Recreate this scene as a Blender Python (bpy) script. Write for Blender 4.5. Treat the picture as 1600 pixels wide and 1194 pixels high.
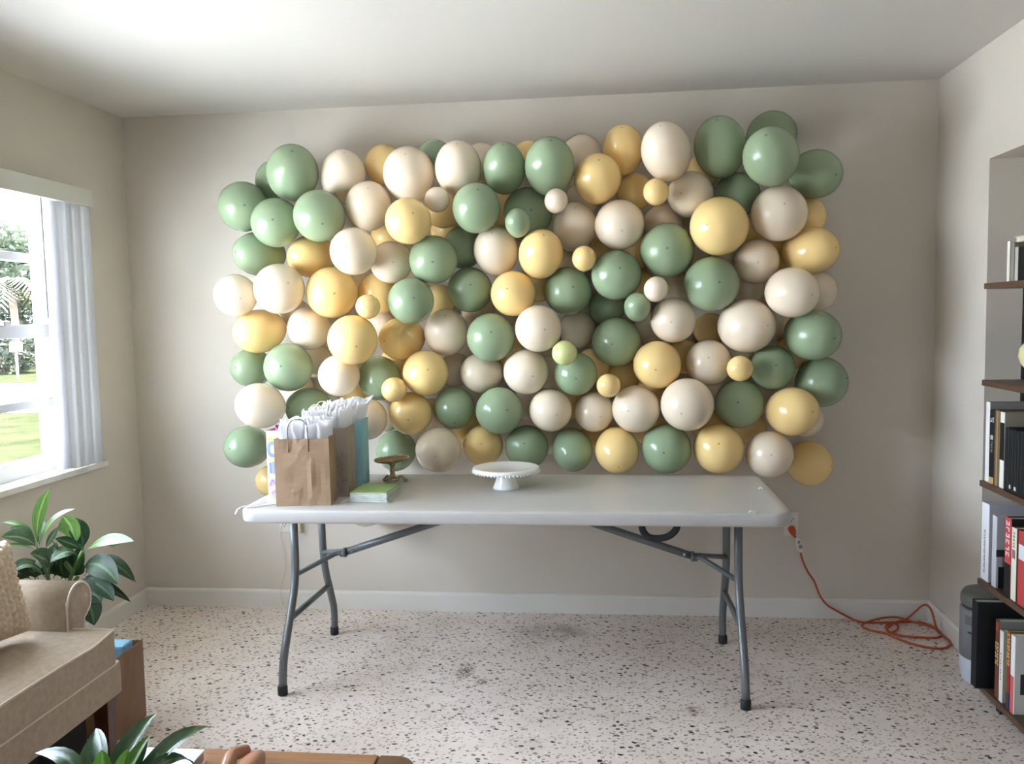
import bpy, bmesh, math, random
from mathutils import Vector, Matrix, noise

for o in list(bpy.data.objects):
    bpy.data.objects.remove(o)
SC = bpy.context.scene
COL = SC.collection
PI = math.pi

# ------------------------------------------------------------------ camera
CAM = Vector((2.355, -4.072, 1.4335))
YAW, PITCH, ROLL, FPX = .1121, .0763, -.0193, 1346.97
W, H = 3.814, 2.438                      # room width, ceiling height (m)
_f = Vector((-math.sin(YAW) * math.cos(PITCH), math.cos(YAW) * math.cos(PITCH), -math.sin(PITCH)))
_r = Vector((math.cos(YAW), math.sin(YAW), 0))
_u = _r.cross(_f)
_r, _u = math.cos(ROLL) * _r + math.sin(ROLL) * _u, -math.sin(ROLL) * _r + math.cos(ROLL) * _u


def at(px, py, ax, v):
    """World point seen at photo pixel (px, py) on the plane ax = v."""
    d = _f + _r * ((px - 800) / FPX) - _u * ((py - 597) / FPX)
    i = 'xyz'.index(ax)
    return CAM + d * ((v - CAM[i]) / d[i])


cd = bpy.data.cameras.new('camera')
cam = bpy.data.objects.new('camera', cd)
COL.objects.link(cam)
cam.matrix_world = Matrix(((_r.x, _u.x, -_f.x, CAM.x), (_r.y, _u.y, -_f.y, CAM.y), (_r.z, _u.z, -_f.z, CAM.z), (0, 0, 0, 1)))
cd.sensor_fit = 'HORIZONTAL'
cd.sensor_width = 36
cd.lens = 36 * FPX / 1600
cd.clip_start = .02
cd.clip_end = 400
SC.camera = cam

# ------------------------------------------------------------------ light and exposure
SKY, SUN, EXPOSURE = 26.0, 78.0, 0.26
wd = bpy.data.worlds.new('sky')
SC.world = wd
wd.use_nodes = True
wn = wd.node_tree.nodes
wl = wd.node_tree.links
bg = wn['Background']
tc = wn.new('ShaderNodeTexCoord')
sx = wn.new('ShaderNodeSeparateXYZ')
cr = wn.new('ShaderNodeValToRGB')
wl.new(tc.outputs['Generated'], sx.inputs[0])
wl.new(sx.outputs['Z'], cr.inputs[0])
cr.color_ramp.elements[0].position = 0.0
cr.color_ramp.elements[0].color = (.77, .85, 1.0, 1)
cr.color_ramp.elements[1].position = .7
cr.color_ramp.elements[1].color = (.70, .80, 1.0, 1)
wl.new(cr.outputs[0], bg.inputs[0])
bg.inputs[1].default_value = SKY

sd = bpy.data.lights.new('sun', 'SUN')
sun = bpy.data.objects.new('sun', sd)
COL.objects.link(sun)
sd.energy = SUN
sd.angle = .02
sd.color = (1, .975, .96)
sun.rotation_euler = Vector((-.2, -.3, -.93)).to_track_quat('-Z', 'Y').to_euler()
sun.location = (6, 3, 9)


def portal(name, loc, dirv, sx_, sy_):
    l = bpy.data.lights.new(name, 'AREA')
    l.shape = 'RECTANGLE'
    l.size, l.size_y = sx_, sy_
    l.cycles.is_portal = True
    o = bpy.data.objects.new(name, l)
    COL.objects.link(o)
    o.location = loc
    o.rotation_euler = Vector(dirv).to_track_quat('-Z', 'Y').to_euler()
    return o


WIN_Y0, WIN_Y1, WIN_Z0, WIN_Z1 = -2.8, -.42, .80, 1.985      # opening in the left wall
REAR_Y = -6.6
REAR_X0, REAR_X1, REAR_Z1 = 3.2, 3.5, 2.05
portal('window_daylight', (-.2, (WIN_Y0 + WIN_Y1) / 2, (WIN_Z0 + WIN_Z1) / 2), (1, 0, 0), WIN_Y1 - WIN_Y0, WIN_Z1 - WIN_Z0)
portal('door_daylight', ((REAR_X0 + REAR_X1) / 2, REAR_Y - .15, REAR_Z1 / 2), (0, 1, 0), REAR_X1 - REAR_X0, REAR_Z1)

SC.view_settings.view_transform = 'Standard'
SC.view_settings.look = 'None'
SC.view_settings.exposure = EXPOSURE
SC.view_settings.gamma = 1
SC.view_settings.use_curve_mapping = False
cy = SC.cycles
cy.use_denoising = True
cy.max_bounces = 8
cy.diffuse_bounces = 6
cy.glossy_bounces = 3
cy.transmission_bounces = 4
cy.transparent_max_bounces = 8
cy.sample_clamp_indirect = 90
cy.caustics_reflective = False
cy.caustics_refractive = False


# ------------------------------------------------------------------ materials
def lin(c):
    return c / 12.92 if c <= .04045 else ((c + .055) / 1.055) ** 2.4


def rgb(r, g, b):
    return (lin(r / 255), lin(g / 255), lin(b / 255), 1)


MATS = {}


def mat(name, col, rough=.6, spec=.5, metal=0, vary=0, vscale=20, bump=0, bscale=60, bdist=.002, translucent=0, sss=0, stretch=None, coat=0):
    """Principled material with optional noise variation of colour, and fine bump."""
    if name in MATS:
        return MATS[name]
    m = bpy.data.materials.new(name)
    m.use_nodes = True
    n, l = m.node_tree.nodes, m.node_tree.links
    p = n['Principled BSDF']
    p.inputs['Base Color'].default_value = col
    p.inputs['Roughness'].default_value = rough
    p.inputs['Specular IOR Level'].default_value = spec
    p.inputs['Metallic'].default_value = metal
    p.inputs['Coat Weight'].default_value = coat
    if sss:
        p.inputs['Subsurface Weight'].default_value = sss
        p.inputs['Subsurface Radius'].default_value = (.05, .03, .015)
        p.inputs['Subsurface Scale'].default_value = .6
    if vary or bump:
        t = n.new('ShaderNodeTexCoord')
        mp = n.new('ShaderNodeMapping')
        if stretch:
            mp.inputs['Scale'].default_value = stretch
        l.new(t.outputs['Object'], mp.inputs[0])
    if vary:
        x = n.new('ShaderNodeTexNoise')
        x.inputs['Scale'].default_value = vscale
        x.inputs['Detail'].default_value = 4
        l.new(mp.outputs[0], x.inputs['Vector'])
        mr = n.new('ShaderNodeMapRange')
        mr.inputs[1].default_value, mr.inputs[2].default_value = .3, .7
        mr.inputs[3].default_value, mr.inputs[4].default_value = 1 - vary, 1 + vary
        l.new(x.outputs[0], mr.inputs[0])
        mx = n.new('ShaderNodeMix')
        mx.data_type = 'RGBA'
        mx.blend_type = 'MULTIPLY'
        mx.inputs[0].default_value = 1
        mx.inputs[6].default_value = col
        l.new(mr.outputs[0], mx.inputs[7])
        l.new(mx.outputs[2], p.inputs['Base Color'])
    if bump:
        x2 = n.new('ShaderNodeTexNoise')
        x2.inputs['Scale'].default_value = bscale
        x2.inputs['Detail'].default_value = 3
        l.new(mp.outputs[0], x2.inputs['Vector'])
        b = n.new('ShaderNodeBump')
        b.inputs['Strength'].default_value = bump
        b.inputs['Distance'].default_value = bdist
        l.new(x2.outputs[0], b.inputs['Height'])
        l.new(b.outputs[0], p.inputs['Normal'])
    if translucent:
        tr = n.new('ShaderNodeBsdfTranslucent')
        tr.inputs[0].default_value = col
        ms = n.new('ShaderNodeMixShader')
        ms.inputs[0].default_value = translucent
        l.new(p.outputs[0], ms.inputs[1])
        l.new(tr.outputs[0], ms.inputs[2])
        l.new(ms.outputs[0], n['Material Output'].inputs[0])
    MATS[name] = m
    return m


def glass_mat(name='window_glass'):
    m = bpy.data.materials.new(name)
    m.use_nodes = True
    n, l = m.node_tree.nodes, m.node_tree.links
    n.remove(n['Principled BSDF'])
    t = n.new('ShaderNodeBsdfTransparent')
    t.inputs[0].default_value = (.96, .985, .975, 1)
    g = n.new('ShaderNodeBsdfGlossy')
    g.inputs['Roughness'].default_value = .01
    lw = n.new('ShaderNodeLayerWeight')
    lw.inputs[0].default_value = .25
    ge = n.new('ShaderNodeNewGeometry')
    fm = n.new('ShaderNodeMath')
    fm.operation = 'MULTIPLY'
    l.new(lw.outputs['Fresnel'], fm.inputs[0])
    inv = n.new('ShaderNodeMath')
    inv.operation = 'SUBTRACT'
    inv.inputs[0].default_value = 1
    l.new(ge.outputs['Backfacing'], inv.inputs[1])
    l.new(inv.outputs[0], fm.inputs[1])
    ms = n.new('ShaderNodeMixShader')
    l.new(fm.outputs[0], ms.inputs[0])
    l.new(t.outputs[0], ms.inputs[1])
    l.new(g.outputs[0], ms.inputs[2])
    l.new(ms.outputs[0], n['Material Output'].inputs[0])
    return m


def latex_mat(name, col, spot):
    """Balloon latex: satin sheen, and the darker thick crown spot at the balloon's nose (its own +Z pole)."""
    m = mat(name, col, rough=.2, spec=.5, sss=LATEX_SSS)
    n, l = m.node_tree.nodes, m.node_tree.links
    p = n['Principled BSDF']
    t = n.new('ShaderNodeTexCoord')
    s = n.new('ShaderNodeSeparateXYZ')
    l.new(t.outputs['Object'], s.inputs[0])
    cb = n.new('ShaderNodeCombineXYZ')
    l.new(s.outputs['X'], cb.inputs[0])
    l.new(s.outputs['Y'], cb.inputs[1])
    nz = n.new('ShaderNodeTexNoise')
    nz.inputs['Scale'].default_value = 14
    l.new(t.outputs['Object'], nz.inputs['Vector'])
    ln = n.new('ShaderNodeVectorMath')
    ln.operation = 'LENGTH'
    l.new(cb.outputs[0], ln.inputs[0])
    ad = n.new('ShaderNodeMath')
    ad.operation = 'MULTIPLY_ADD'
    ad.inputs[1].default_value = .05
    l.new(nz.outputs[0], ad.inputs[0])
    l.new(ln.outputs['Value'], ad.inputs[2])
    mr = n.new('ShaderNodeMapRange')
    mr.inputs[1].default_value, mr.inputs[2].default_value = .05, .085
    mr.inputs[3].default_value, mr.inputs[4].default_value = .75, 0
    l.new(ad.outputs[0], mr.inputs[0])
    gt = n.new('ShaderNodeMath')
    gt.operation = 'GREATER_THAN'
    gt.inputs[1].default_value = 0
    l.new(s.outputs['Z'], gt.inputs[0])
    mu = n.new('ShaderNodeMath')
    mu.operation = 'MULTIPLY'
    l.new(mr.outputs[0], mu.inputs[0])
    l.new(gt.outputs[0], mu.inputs[1])
    mx = n.new('ShaderNodeMix')
    mx.data_type = 'RGBA'
    mx.inputs[6].default_value = col
    mx.inputs[7].default_value = spot
    l.new(mu.outputs[0], mx.inputs[0])
    l.new(mx.outputs[2], p.inputs['Base Color'])
    return m


LATEX_SSS = .0


# ------------------------------------------------------------------ geometry helpers
def B():
    return bmesh.new()


def add_box(bm, lo, hi, bev=0, seg=2, rot=None, piv=None):
    lo, hi = Vector(lo), Vector(hi)
    t = bmesh.new()
    bmesh.ops.create_cube(t, size=1)
    bmesh.ops.scale(t, vec=hi - lo, verts=t.verts)
    bmesh.ops.translate(t, vec=(lo + hi) / 2, verts=t.verts)
    if bev:
        bmesh.ops.bevel(t, geom=list(t.edges), offset=bev, segments=seg, affect='EDGES', profile=.6)
    if rot is not None:
        bmesh.ops.rotate(t, cent=piv if piv is not None else (lo + hi) / 2, matrix=rot, verts=t.verts)
    merge(bm, t)
    return bm


def merge(bm, t):
    me = bpy.data.meshes.new('t')
    t.to_mesh(me)
    t.free()
    bm.from_mesh(me)
    bpy.data.meshes.remove(me)


def spline(pts, k=8, closed=False):
    """Catmull-Rom through pts."""
    P = [Vector(p) for p in pts]
    out = []
    n = len(P)
    for i in range(n - 1 if not closed else n):
        p0 = P[i - 1] if (i > 0 or closed) else P[0] * 2 - P[1]
        p1, p2 = P[i], P[(i + 1) % n]
        p3 = P[(i + 2) % n] if (i + 2 < n or closed) else P[-1] * 2 - P[-2]
        for j in range(k):
            t = j / k
            out.append(.5 * ((2 * p1) + (p2 - p0) * t + (2 * p0 - 5 * p1 + 4 * p2 - p3) * t * t + (3 * p1 - p0 - 3 * p2 + p3) * t ** 3))
    if not closed:
        out.append(P[-1])
    return out


def rounded(pts, r, k=6):
    """Polyline with its corners rounded by radius r."""
    P = [Vector(p) for p in pts]
    out = [P[0]]
    for i in range(1, len(P) - 1):
        a, b, c = P[i - 1], P[i], P[i + 1]
        d1, d2 = (a - b), (c - b)
        rr = min(r, d1.length * .49, d2.length * .49)
        s, e = b + d1.normalized() * rr, b + d2.normalized() * rr
        for j in range(k + 1):
            t = j / k
            out.append(s * (1 - t) ** 2 + b * 2 * t * (1 - t) + e * t * t)
    out.append(P[-1])
    return out


def add_tube(bm, path, r, seg=10, cap=True, flat=None):
    """Tube along path; r number or list; flat = (scale side, scale up)."""
    P = [Vector(p) for p in path]
    n = len(P)
    R = r if isinstance(r, (list, tuple)) else [r] * n
    T = []
    for i in range(n):
        T.append((P[min(i + 1, n - 1)] - P[max(i - 1, 0)]).normalized())
    up = Vector((0, 0, 1))
    if abs(T[0].dot(up)) > .95:
        up = Vector((0, 1, 0))
    N = (up - T[0] * up.dot(T[0])).normalized()
    rings = []
    for i in range(n):
        N = (N - T[i] * N.dot(T[i]))
        N = N.normalized() if N.length > 1e-6 else T[i].orthogonal().normalized()
        Bn = T[i].cross(N)
        ring = []
        for j in range(seg):
            a = 2 * PI * j / seg
            fa, fb = flat if flat else (1, 1)
            ring.append(bm.verts.new(P[i] + (Bn * math.cos(a) * fa + N * math.sin(a) * fb) * R[i]))
        rings.append(ring)
    for i in range(n - 1):
        for j in range(seg):
            f = bm.faces.new((rings[i][j], rings[i][(j + 1) % seg], rings[i + 1][(j + 1) % seg], rings[i + 1][j]))
            f.smooth = True
    if cap:
        bm.faces.new(list(reversed(rings[0])))
        bm.faces.new(rings[-1])
    return bm


def add_lathe(bm, prof, c=(0, 0, 0), seg=32, wob=None):
    """prof: list of (radius, z)."""
    c = Vector(c)
    rings = []
    for r, z in prof:
        if r < 1e-6:
            rings.append([bm.verts.new(c + Vector((0, 0, z)))])
        else:
            rings.append([bm.verts.new(c + Vector((r * math.cos(2 * PI * j / seg), r * math.sin(2 * PI * j / seg), z))) for j in range(seg)])
    for a, b in zip(rings, rings[1:]):
        for j in range(seg):
            k = (j + 1) % seg
            if len(a) == 1 and len(b) == 1:
                continue
            if len(a) == 1:
                f = bm.faces.new((a[0], b[k], b[j]))
            elif len(b) == 1:
                f = bm.faces.new((a[j], a[k], b[0]))
            else:
                f = bm.faces.new((a[j], a[k], b[k], b[j]))
            f.smooth = True
    return bm


def add_prism(bm, prof, axis, a, b, smooth=False):
    """Closed 2-D profile extruded along axis ('x','y','z') from a to b. prof are the other two coordinates in xyz order."""
    def mk(p, v):
        q = list(p)
        q.insert('xyz'.index(axis), v)
        return bm.verts.new(q)
    A = [mk(p, a) for p in prof]
    Bv = [mk(p, b) for p in prof]
    n = len(prof)
    for i in range(n):
        f = bm.faces.new((A[i], A[(i + 1) % n], Bv[(i + 1) % n], Bv[i]))
        f.smooth = smooth
    bm.faces.new(A)
    bm.faces.new(list(reversed(Bv)))
    return bm


def rrect(x0, y0, x1, y1, r, k=8):
    out = []
    for cx, cy_, a0 in ((x1 - r, y1 - r, 0), (x0 + r, y1 - r, 90), (x0 + r, y0 + r, 180), (x1 - r, y0 + r, 270)):
        for j in range(k + 1):
            a = math.radians(a0 + 90 * j / k)
            out.append((cx + r * math.cos(a), cy_ + r * math.sin(a)))
    return out


ORG = {}


def obj(name, bm, m, parent=None, kind=None, org=None, fix=True):
    """Link a bmesh in world coordinates as one object; top-level ones get their origin at org."""
    o_ = ORG[parent] if parent is not None else Vector(org or (0, 0, 0))
    if fix:
        bmesh.ops.recalc_face_normals(bm, faces=bm.faces)
    if o_.length:
        bmesh.ops.translate(bm, vec=-o_, verts=bm.verts)
    me = bpy.data.meshes.new(name)
    bm.to_mesh(me)
    bm.free()
    me.materials.append(m)
    o = bpy.data.objects.new(name, me)
    COL.objects.link(o)
    if parent is not None:
        o.parent = parent
    else:
        o.location = o_
    ORG[o] = o_
    if kind:
        o['kind'] = kind
    return o


def tag(o, label, cat, group=None, kind=None):
    o['label'] = label
    o['category'] = cat
    if group:
        o['group'] = group
    if kind:
        o['kind'] = kind
    return o


def thing(name, label, cat, org, group=None):
    o = bpy.data.objects.new(name, None)
    o.empty_display_size = .05
    COL.objects.link(o)
    o.location = org
    ORG[o] = Vector(org)
    return tag(o, label, cat, group)


def mesh_obj(name, verts, faces, m, parent=None, kind=None, org=None, smooth=True, uvs=None):
    o_ = ORG[parent] if parent is not None else Vector(org or (0, 0, 0))
    me = bpy.data.meshes.new(name)
    me.from_pydata([tuple(Vector(v) - o_) for v in verts], [], faces)
    if smooth:
        me.polygons.foreach_set('use_smooth', [True] * len(me.polygons))
    if uvs:
        ul = me.uv_layers.new(name='UVMap')
        for lp in me.loops:
            ul.data[lp.index].uv = uvs[lp.vertex_index]
    me.materials.append(m)
    me.update()
    o = bpy.data.objects.new(name, me)
    COL.objects.link(o)
    if parent is not None:
        o.parent = parent
    else:
        o.location = o_
    ORG[o] = o_
    if kind:
        o['kind'] = kind
    return o
# colour, layer (S small in front, F front, M middle, B back, D deep in a gap), row, centre x y z, nose direction, radius, half length
BALLOONS = [
    ('c', 'M', 4, 0.6988, -0.3548, 1.5502, 0.581, -0.798, -0.161, 0.0947, 0.0985), ('g', 'M', 2, 0.7024, -0.2393, 1.9561, 0.437, -0.897, -0.067, 0.1131, 0.1176),
    ('g', 'M', 8, 0.6749, -0.2400, 0.8490, -0.315, -0.947, 0.070, 0.0989, 0.1174), ('g', 'M', 6, 0.6930, -0.1936, 1.2145, -0.323, -0.944, 0.072, 0.0905, 0.1091),
    ('g', 'M', 3, 0.7602, -0.2177, 1.7412, -0.488, -0.872, 0.029, 0.1004, 0.1305), ('y', 'M', 5, 0.7630, -0.2539, 1.3866, -0.472, -0.866, -0.164, 0.1001, 0.1302),
    ('c', 'F', 7, 0.8239, -0.4268, 1.0600, -0.314, -0.916, 0.250, 0.1000, 0.1207), ('y', 'B', 8, 0.7208, -0.0880, 0.6593, -0.673, -0.657, 0.340, 0.0755, 0.0755),
    ('g', 'F', 2, 0.8916, -0.3350, 1.8679, 0.257, -0.966, 0.013, 0.1090, 0.1133), ('g', 'B', 1, 0.8194, -0.1064, 2.0843, -0.700, -0.714, 0.011, 0.1031, 0.1031),
    ('c', 'F', 4, 0.9112, -0.3782, 1.5732, 0.652, -0.735, 0.183, 0.1111, 0.1156), ('g', 'F', 6, 0.9171, -0.3193, 1.2224, 0.080, -0.992, 0.102, 0.1093, 0.1137),
    ('g', 'F', 1, 0.9647, -0.3020, 2.0874, 0.307, -0.783, 0.541, 0.1148, 0.1386), ('c', 'D', 5, 0.8753, -0.0842, 1.4631, -0.699, -0.694, 0.172, 0.0720, 0.0720),
    ('c', 'D', 6, 0.8655, -0.0850, 1.1052, -0.699, -0.706, -0.116, 0.0815, 0.0815), ('c', 'M', 5, 0.9878, -0.2177, 1.3956, 0.186, -0.929, 0.318, 0.1011, 0.1051),
    ('g', 'M', 7, 0.9816, -0.2399, 1.0272, -0.535, -0.838, 0.101, 0.0948, 0.1192), ('y', 'M', 3, 1.0109, -0.2173, 1.7240, -0.387, -0.916, -0.105, 0.0968, 0.1259),
    ('c', 'D', 6, 0.9685, -0.0850, 1.2365, -0.710, -0.667, 0.229, 0.0811, 0.0811), ('g', 'F', 2, 1.1112, -0.3911, 1.8856, 0.390, -0.831, -0.396, 0.1128, 0.1173),
    ('y', 'F', 4, 1.1272, -0.3100, 1.5546, 0.405, -0.912, -0.069, 0.1138, 0.1184), ('c', 'M', 6, 1.1696, -0.3732, 1.1856, 0.257, -0.857, 0.447, 0.0923, 0.0959),
    ('c', 'M', 1, 1.1765, -0.2399, 2.0741, 0.279, -0.680, 0.678, 0.1008, 0.1310), ('y', 'F', 5, 1.2628, -0.4613, 1.3452, 0.405, -0.884, -0.234, 0.1074, 0.1117),
    ('c', 'F', 3, 1.2834, -0.4722, 1.7204, -0.008, -0.991, 0.134, 0.1002, 0.1042), ('y', 'D', 7, 1.1456, -0.0843, 1.0361, -0.757, -0.650, 0.068, 0.0810, 0.0810),
    ('c', 'D', 4, 1.1952, -0.0833, 1.6063, -0.758, -0.638, -0.135, 0.0801, 0.0801), ('c', 'B', 9, 1.2058, -0.1350, 0.5494, 0.353, -0.122, 0.928, 0.0985, 0.0985),
    ('c', 'M', 7, 1.2909, -0.3626, 0.9897, 0.114, -0.814, -0.570, 0.0856, 0.0975), ('y', 'S', 4, 1.3388, -0.4746, 1.4861, 0.180, -0.979, -0.099, 0.0523, 0.0544),
    ('c', 'F', 2, 1.3097, -0.3099, 1.9302, 0.221, -0.791, 0.570, 0.1027, 0.1147), ('y', 'B', 4, 1.3150, -0.2026, 1.5502, -0.663, -0.613, 0.430, 0.0962, 0.0962),
    ('g', 'M', 6, 1.3211, -0.2597, 1.1642, 0.310, -0.731, -0.608, 0.0960, 0.1082), ('c', 'D', 5, 1.2960, -0.0834, 1.4176, 0.970, -0.164, -0.178, 0.0801, 0.0801),
    ('y', 'B', 1, 1.3425, -0.1350, 2.1365, 0.252, -0.508, 0.823, 0.0924, 0.0924), ('c', 'D', 7, 1.2992, -0.0982, 0.9793, -0.533, -0.486, 0.693, 0.0805, 0.0805),
    ('y', 'D', 3, 1.3367, -0.0850, 1.8206, 0.273, -0.435, 0.858, 0.0794, 0.0794), ('c', 'M', 3, 1.4049, -0.3165, 1.6806, 0.332, -0.942, -0.054, 0.0928, 0.0965),
    ('y', 'S', 6, 1.4223, -0.4001, 1.1229, 0.353, -0.935, -0.042, 0.0551, 0.0573), ('g', 'B', 8, 1.3567, -0.1351, 0.8131, 0.064, -0.256, 0.964, 0.0947, 0.0947),
    ('y', 'D', 6, 1.3584, -0.0835, 1.2218, 0.939, -0.169, 0.298, 0.0803, 0.0803), ('y', 'M', 5, 1.4254, -0.2399, 1.3419, -0.471, -0.880, -0.058, 0.0959, 0.1168),
    ('y', 'F', 2, 1.5233, -0.4745, 1.8402, 0.416, -0.884, 0.212, 0.0972, 0.1010), ('c', 'F', 1, 1.4950, -0.3099, 2.0598, 0.089, -0.841, 0.534, 0.1129, 0.1306),
    ('y', 'F', 7, 1.4692, -0.2970, 1.0067, 0.114, -0.976, -0.184, 0.0967, 0.1005), ('g', 'F', 4, 1.5137, -0.4225, 1.5063, 0.339, -0.934, 0.112, 0.0993, 0.1032),
    ('y', 'F', 6, 1.5483, -0.3232, 1.1891, 0.296, -0.933, 0.205, 0.1010, 0.1051), ('c', 'D', 7, 1.5205, -0.0850, 0.9736, -0.635, -0.481, 0.604, 0.0803, 0.0803),
    ('g', 'F', 3, 1.6055, -0.3696, 1.6832, 0.166, -0.975, -0.147, 0.1055, 0.1097), ('g', 'B', 1, 1.5792, -0.1349, 2.1591, 0.302, -0.510, 0.805, 0.0820, 0.0820),
    ('c', 'S', 2, 1.6351, -0.3999, 1.9354, 0.502, -0.865, -0.005, 0.0538, 0.0560), ('y', 'D', 4, 1.5653, -0.0850, 1.5088, 0.569, -0.316, 0.759, 0.0794, 0.0794),
    ('c', 'F', 8, 1.5943, -0.3099, 0.8443, 0.064, -0.990, -0.129, 0.1026, 0.1068), ('y', 'B', 2, 1.6258, -0.2250, 1.9133, 0.893, -0.291, 0.344, 0.0818, 0.0818),
    ('c', 'M', 5, 1.6292, -0.2401, 1.3660, 0.126, -0.721, 0.682, 0.0995, 0.1116), ('y', 'D', 2, 1.6186, -0.0821, 1.8364, -0.616, -0.465, -0.636, 0.0788, 0.0788),
    ('g', 'M', 7, 1.6579, -0.2401, 1.0252, 0.149, -0.795, -0.588, 0.0922, 0.1020), ('c', 'D', 6, 1.6415, -0.0850, 1.1875, -0.803, -0.542, 0.248, 0.0797, 0.0797),
    ('c', 'F', 1, 1.7188, -0.3368, 2.0718, 0.103, -0.731, 0.675, 0.1004, 0.1306), ('g', 'B', 3, 1.7104, -0.2002, 1.7453, -0.831, -0.542, -0.124, 0.0948, 0.0948),
    ('y', 'D', 7, 1.6964, -0.0850, 0.9105, -0.836, -0.544, 0.078, 0.0800, 0.0800), ('g', 'M', 4, 1.7432, -0.2504, 1.5538, 0.198, -0.963, 0.182, 0.1006, 0.1046),
    ('g', 'F', 2, 1.8101, -0.4489, 1.8887, 0.195, -0.799, 0.568, 0.1002, 0.1116), ('c', 'D', 4, 1.7537, -0.0823, 1.4687, -0.378, -0.461, -0.803, 0.0791, 0.0791),
    ('c', 'B', 1, 1.7910, -0.1349, 2.1366, 0.224, -0.531, 0.817, 0.0830, 0.0830), ('c', 'M', 6, 1.7841, -0.2202, 1.1793, -0.552, -0.829, 0.092, 0.0901, 0.1080),
    ('y', 'M', 8, 1.7854, -0.2367, 0.8518, 0.070, -0.973, 0.220, 0.0910, 0.0946), ('g', 'F', 5, 1.8445, -0.3298, 1.3418, 0.148, -0.959, 0.243, 0.1059, 0.1101),
    ('c', 'F', 3, 1.8722, -0.3089, 1.7174, -0.040, -0.801, 0.597, 0.0973, 0.1177), ('g', 'F', 7, 1.8725, -0.3132, 1.0173, 0.429, -0.894, 0.131, 0.1049, 0.1091),
    ('y', 'D', 2, 1.8785, -0.0814, 1.9256, 0.526, -0.250, -0.813, 0.0781, 0.0781), ('g', 'M', 1, 1.9202, -0.3456, 2.0654, 0.069, -0.735, 0.675, 0.0919, 0.1195),
    ('y', 'D', 6, 1.9146, -0.0850, 1.2692, -0.626, -0.452, 0.635, 0.0790, 0.0790), ('y', 'F', 4, 1.9473, -0.3344, 1.5303, -0.146, -0.970, 0.195, 0.0982, 0.1021),
    ('g', 'S', 2, 1.9834, -0.4402, 1.8232, 0.031, -0.696, 0.717, 0.0534, 0.0659), ('c', 'F', 6, 1.9946, -0.3100, 1.1897, 0.360, -0.922, -0.142, 0.1002, 0.1042),
    ('g', 'M', 8, 1.9847, -0.2401, 0.8445, -0.013, -0.957, 0.291, 0.0982, 0.1021), ('g', 'M', 2, 2.0078, -0.2253, 1.8896, 0.206, -0.978, -0.021, 0.1101, 0.1145),
    ('y', 'B', 1, 2.0069, -0.1349, 2.1424, 0.323, -0.528, 0.786, 0.0769, 0.0769), ('c', 'D', 7, 1.9830, -0.0850, 1.0253, -0.823, -0.512, -0.244, 0.0792, 0.0792),
    ('y', 'D', 4, 2.0336, -0.0850, 1.5740, -0.371, -0.409, -0.834, 0.0783, 0.0783), ('c', 'F', 5, 2.0592, -0.4076, 1.3782, 0.336, -0.942, -0.025, 0.0996, 0.1036),
    ('y', 'F', 3, 2.0724, -0.3679, 1.6955, 0.178, -0.776, 0.605, 0.0953, 0.1179), ('g', 'F', 1, 2.1165, -0.3872, 2.0591, 0.099, -0.733, 0.672, 0.1045, 0.1311),
    ('c', 'F', 7, 2.0989, -0.3101, 1.0182, 0.342, -0.935, -0.095, 0.0936, 0.0974), ('c', 'D', 6, 2.0887, -0.0850, 1.1677, -0.500, -0.390, 0.773, 0.0787, 0.0787),
    ('c', 'D', 8, 2.0895, -0.0848, 0.8635, 0.864, -0.398, -0.309, 0.0792, 0.0792), ('c', 'S', 2, 2.1453, -0.4351, 1.9083, 0.122, -0.817, 0.563, 0.0492, 0.0549),
    ('p', 'S', 6, 2.1711, -0.4430, 1.2746, 0.388, -0.908, -0.157, 0.0532, 0.0553), ('g', 'F', 4, 2.1796, -0.2549, 1.5397, 0.254, -0.959, 0.124, 0.1058, 0.1100),
    ('c', 'D', 3, 2.1841, -0.0850, 1.6644, -0.578, -0.391, -0.716, 0.0778, 0.0778), ('y', 'D', 7, 2.1784, -0.0850, 1.0300, -0.048, -0.315, 0.948, 0.0788, 0.0788),
    ('g', 'M', 8, 2.1906, -0.2402, 0.8311, 0.169, -0.829, -0.533, 0.0906, 0.1078), ('c', 'M', 2, 2.2150, -0.2284, 1.8186, 0.042, -0.805, 0.592, 0.0986, 0.1217),
    ('g', 'M', 6, 2.2116, -0.3016, 1.1769, 0.048, -0.988, -0.147, 0.0946, 0.0984), ('c', 'B', 5, 2.2138, -0.0957, 1.3662, -0.643, -0.440, -0.627, 0.0868, 0.0868),
    ('c', 'B', 1, 2.2457, -0.1349, 2.1444, -0.037, -0.564, 0.825, 0.0914, 0.0914), ('c', 'D', 2, 2.2456, -0.0850, 1.9606, -0.487, -0.316, -0.814, 0.0772, 0.0772),
    ('y', 'S', 3, 2.2569, -0.4000, 1.6696, 0.006, -0.785, 0.620, 0.0503, 0.0578), ('y', 'D', 6, 2.2838, -0.1385, 1.2049, -0.382, -0.365, 0.849, 0.0772, 0.0772),
    ('c', 'M', 7, 2.2879, -0.2399, 1.0016, 0.315, -0.941, -0.126, 0.0893, 0.0929), ('y', 'F', 1, 2.3162, -0.3215, 2.0102, 0.072, -0.835, 0.545, 0.1005, 0.1149),
    ('y', 'D', 8, 2.3020, -0.0850, 0.8834, 0.636, -0.485, -0.600, 0.0787, 0.0787), ('y', 'D', 3, 2.3385, -0.0850, 1.7190, 0.617, -0.451, 0.645, 0.0774, 0.0774),
    ('g', 'B', 5, 2.3494, -0.1363, 1.4657, -0.887, -0.406, -0.221, 0.0827, 0.0827), ('y', 'S', 6, 2.3543, -0.4001, 1.1313, -0.214, -0.924, 0.316, 0.0507, 0.0527),
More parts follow.
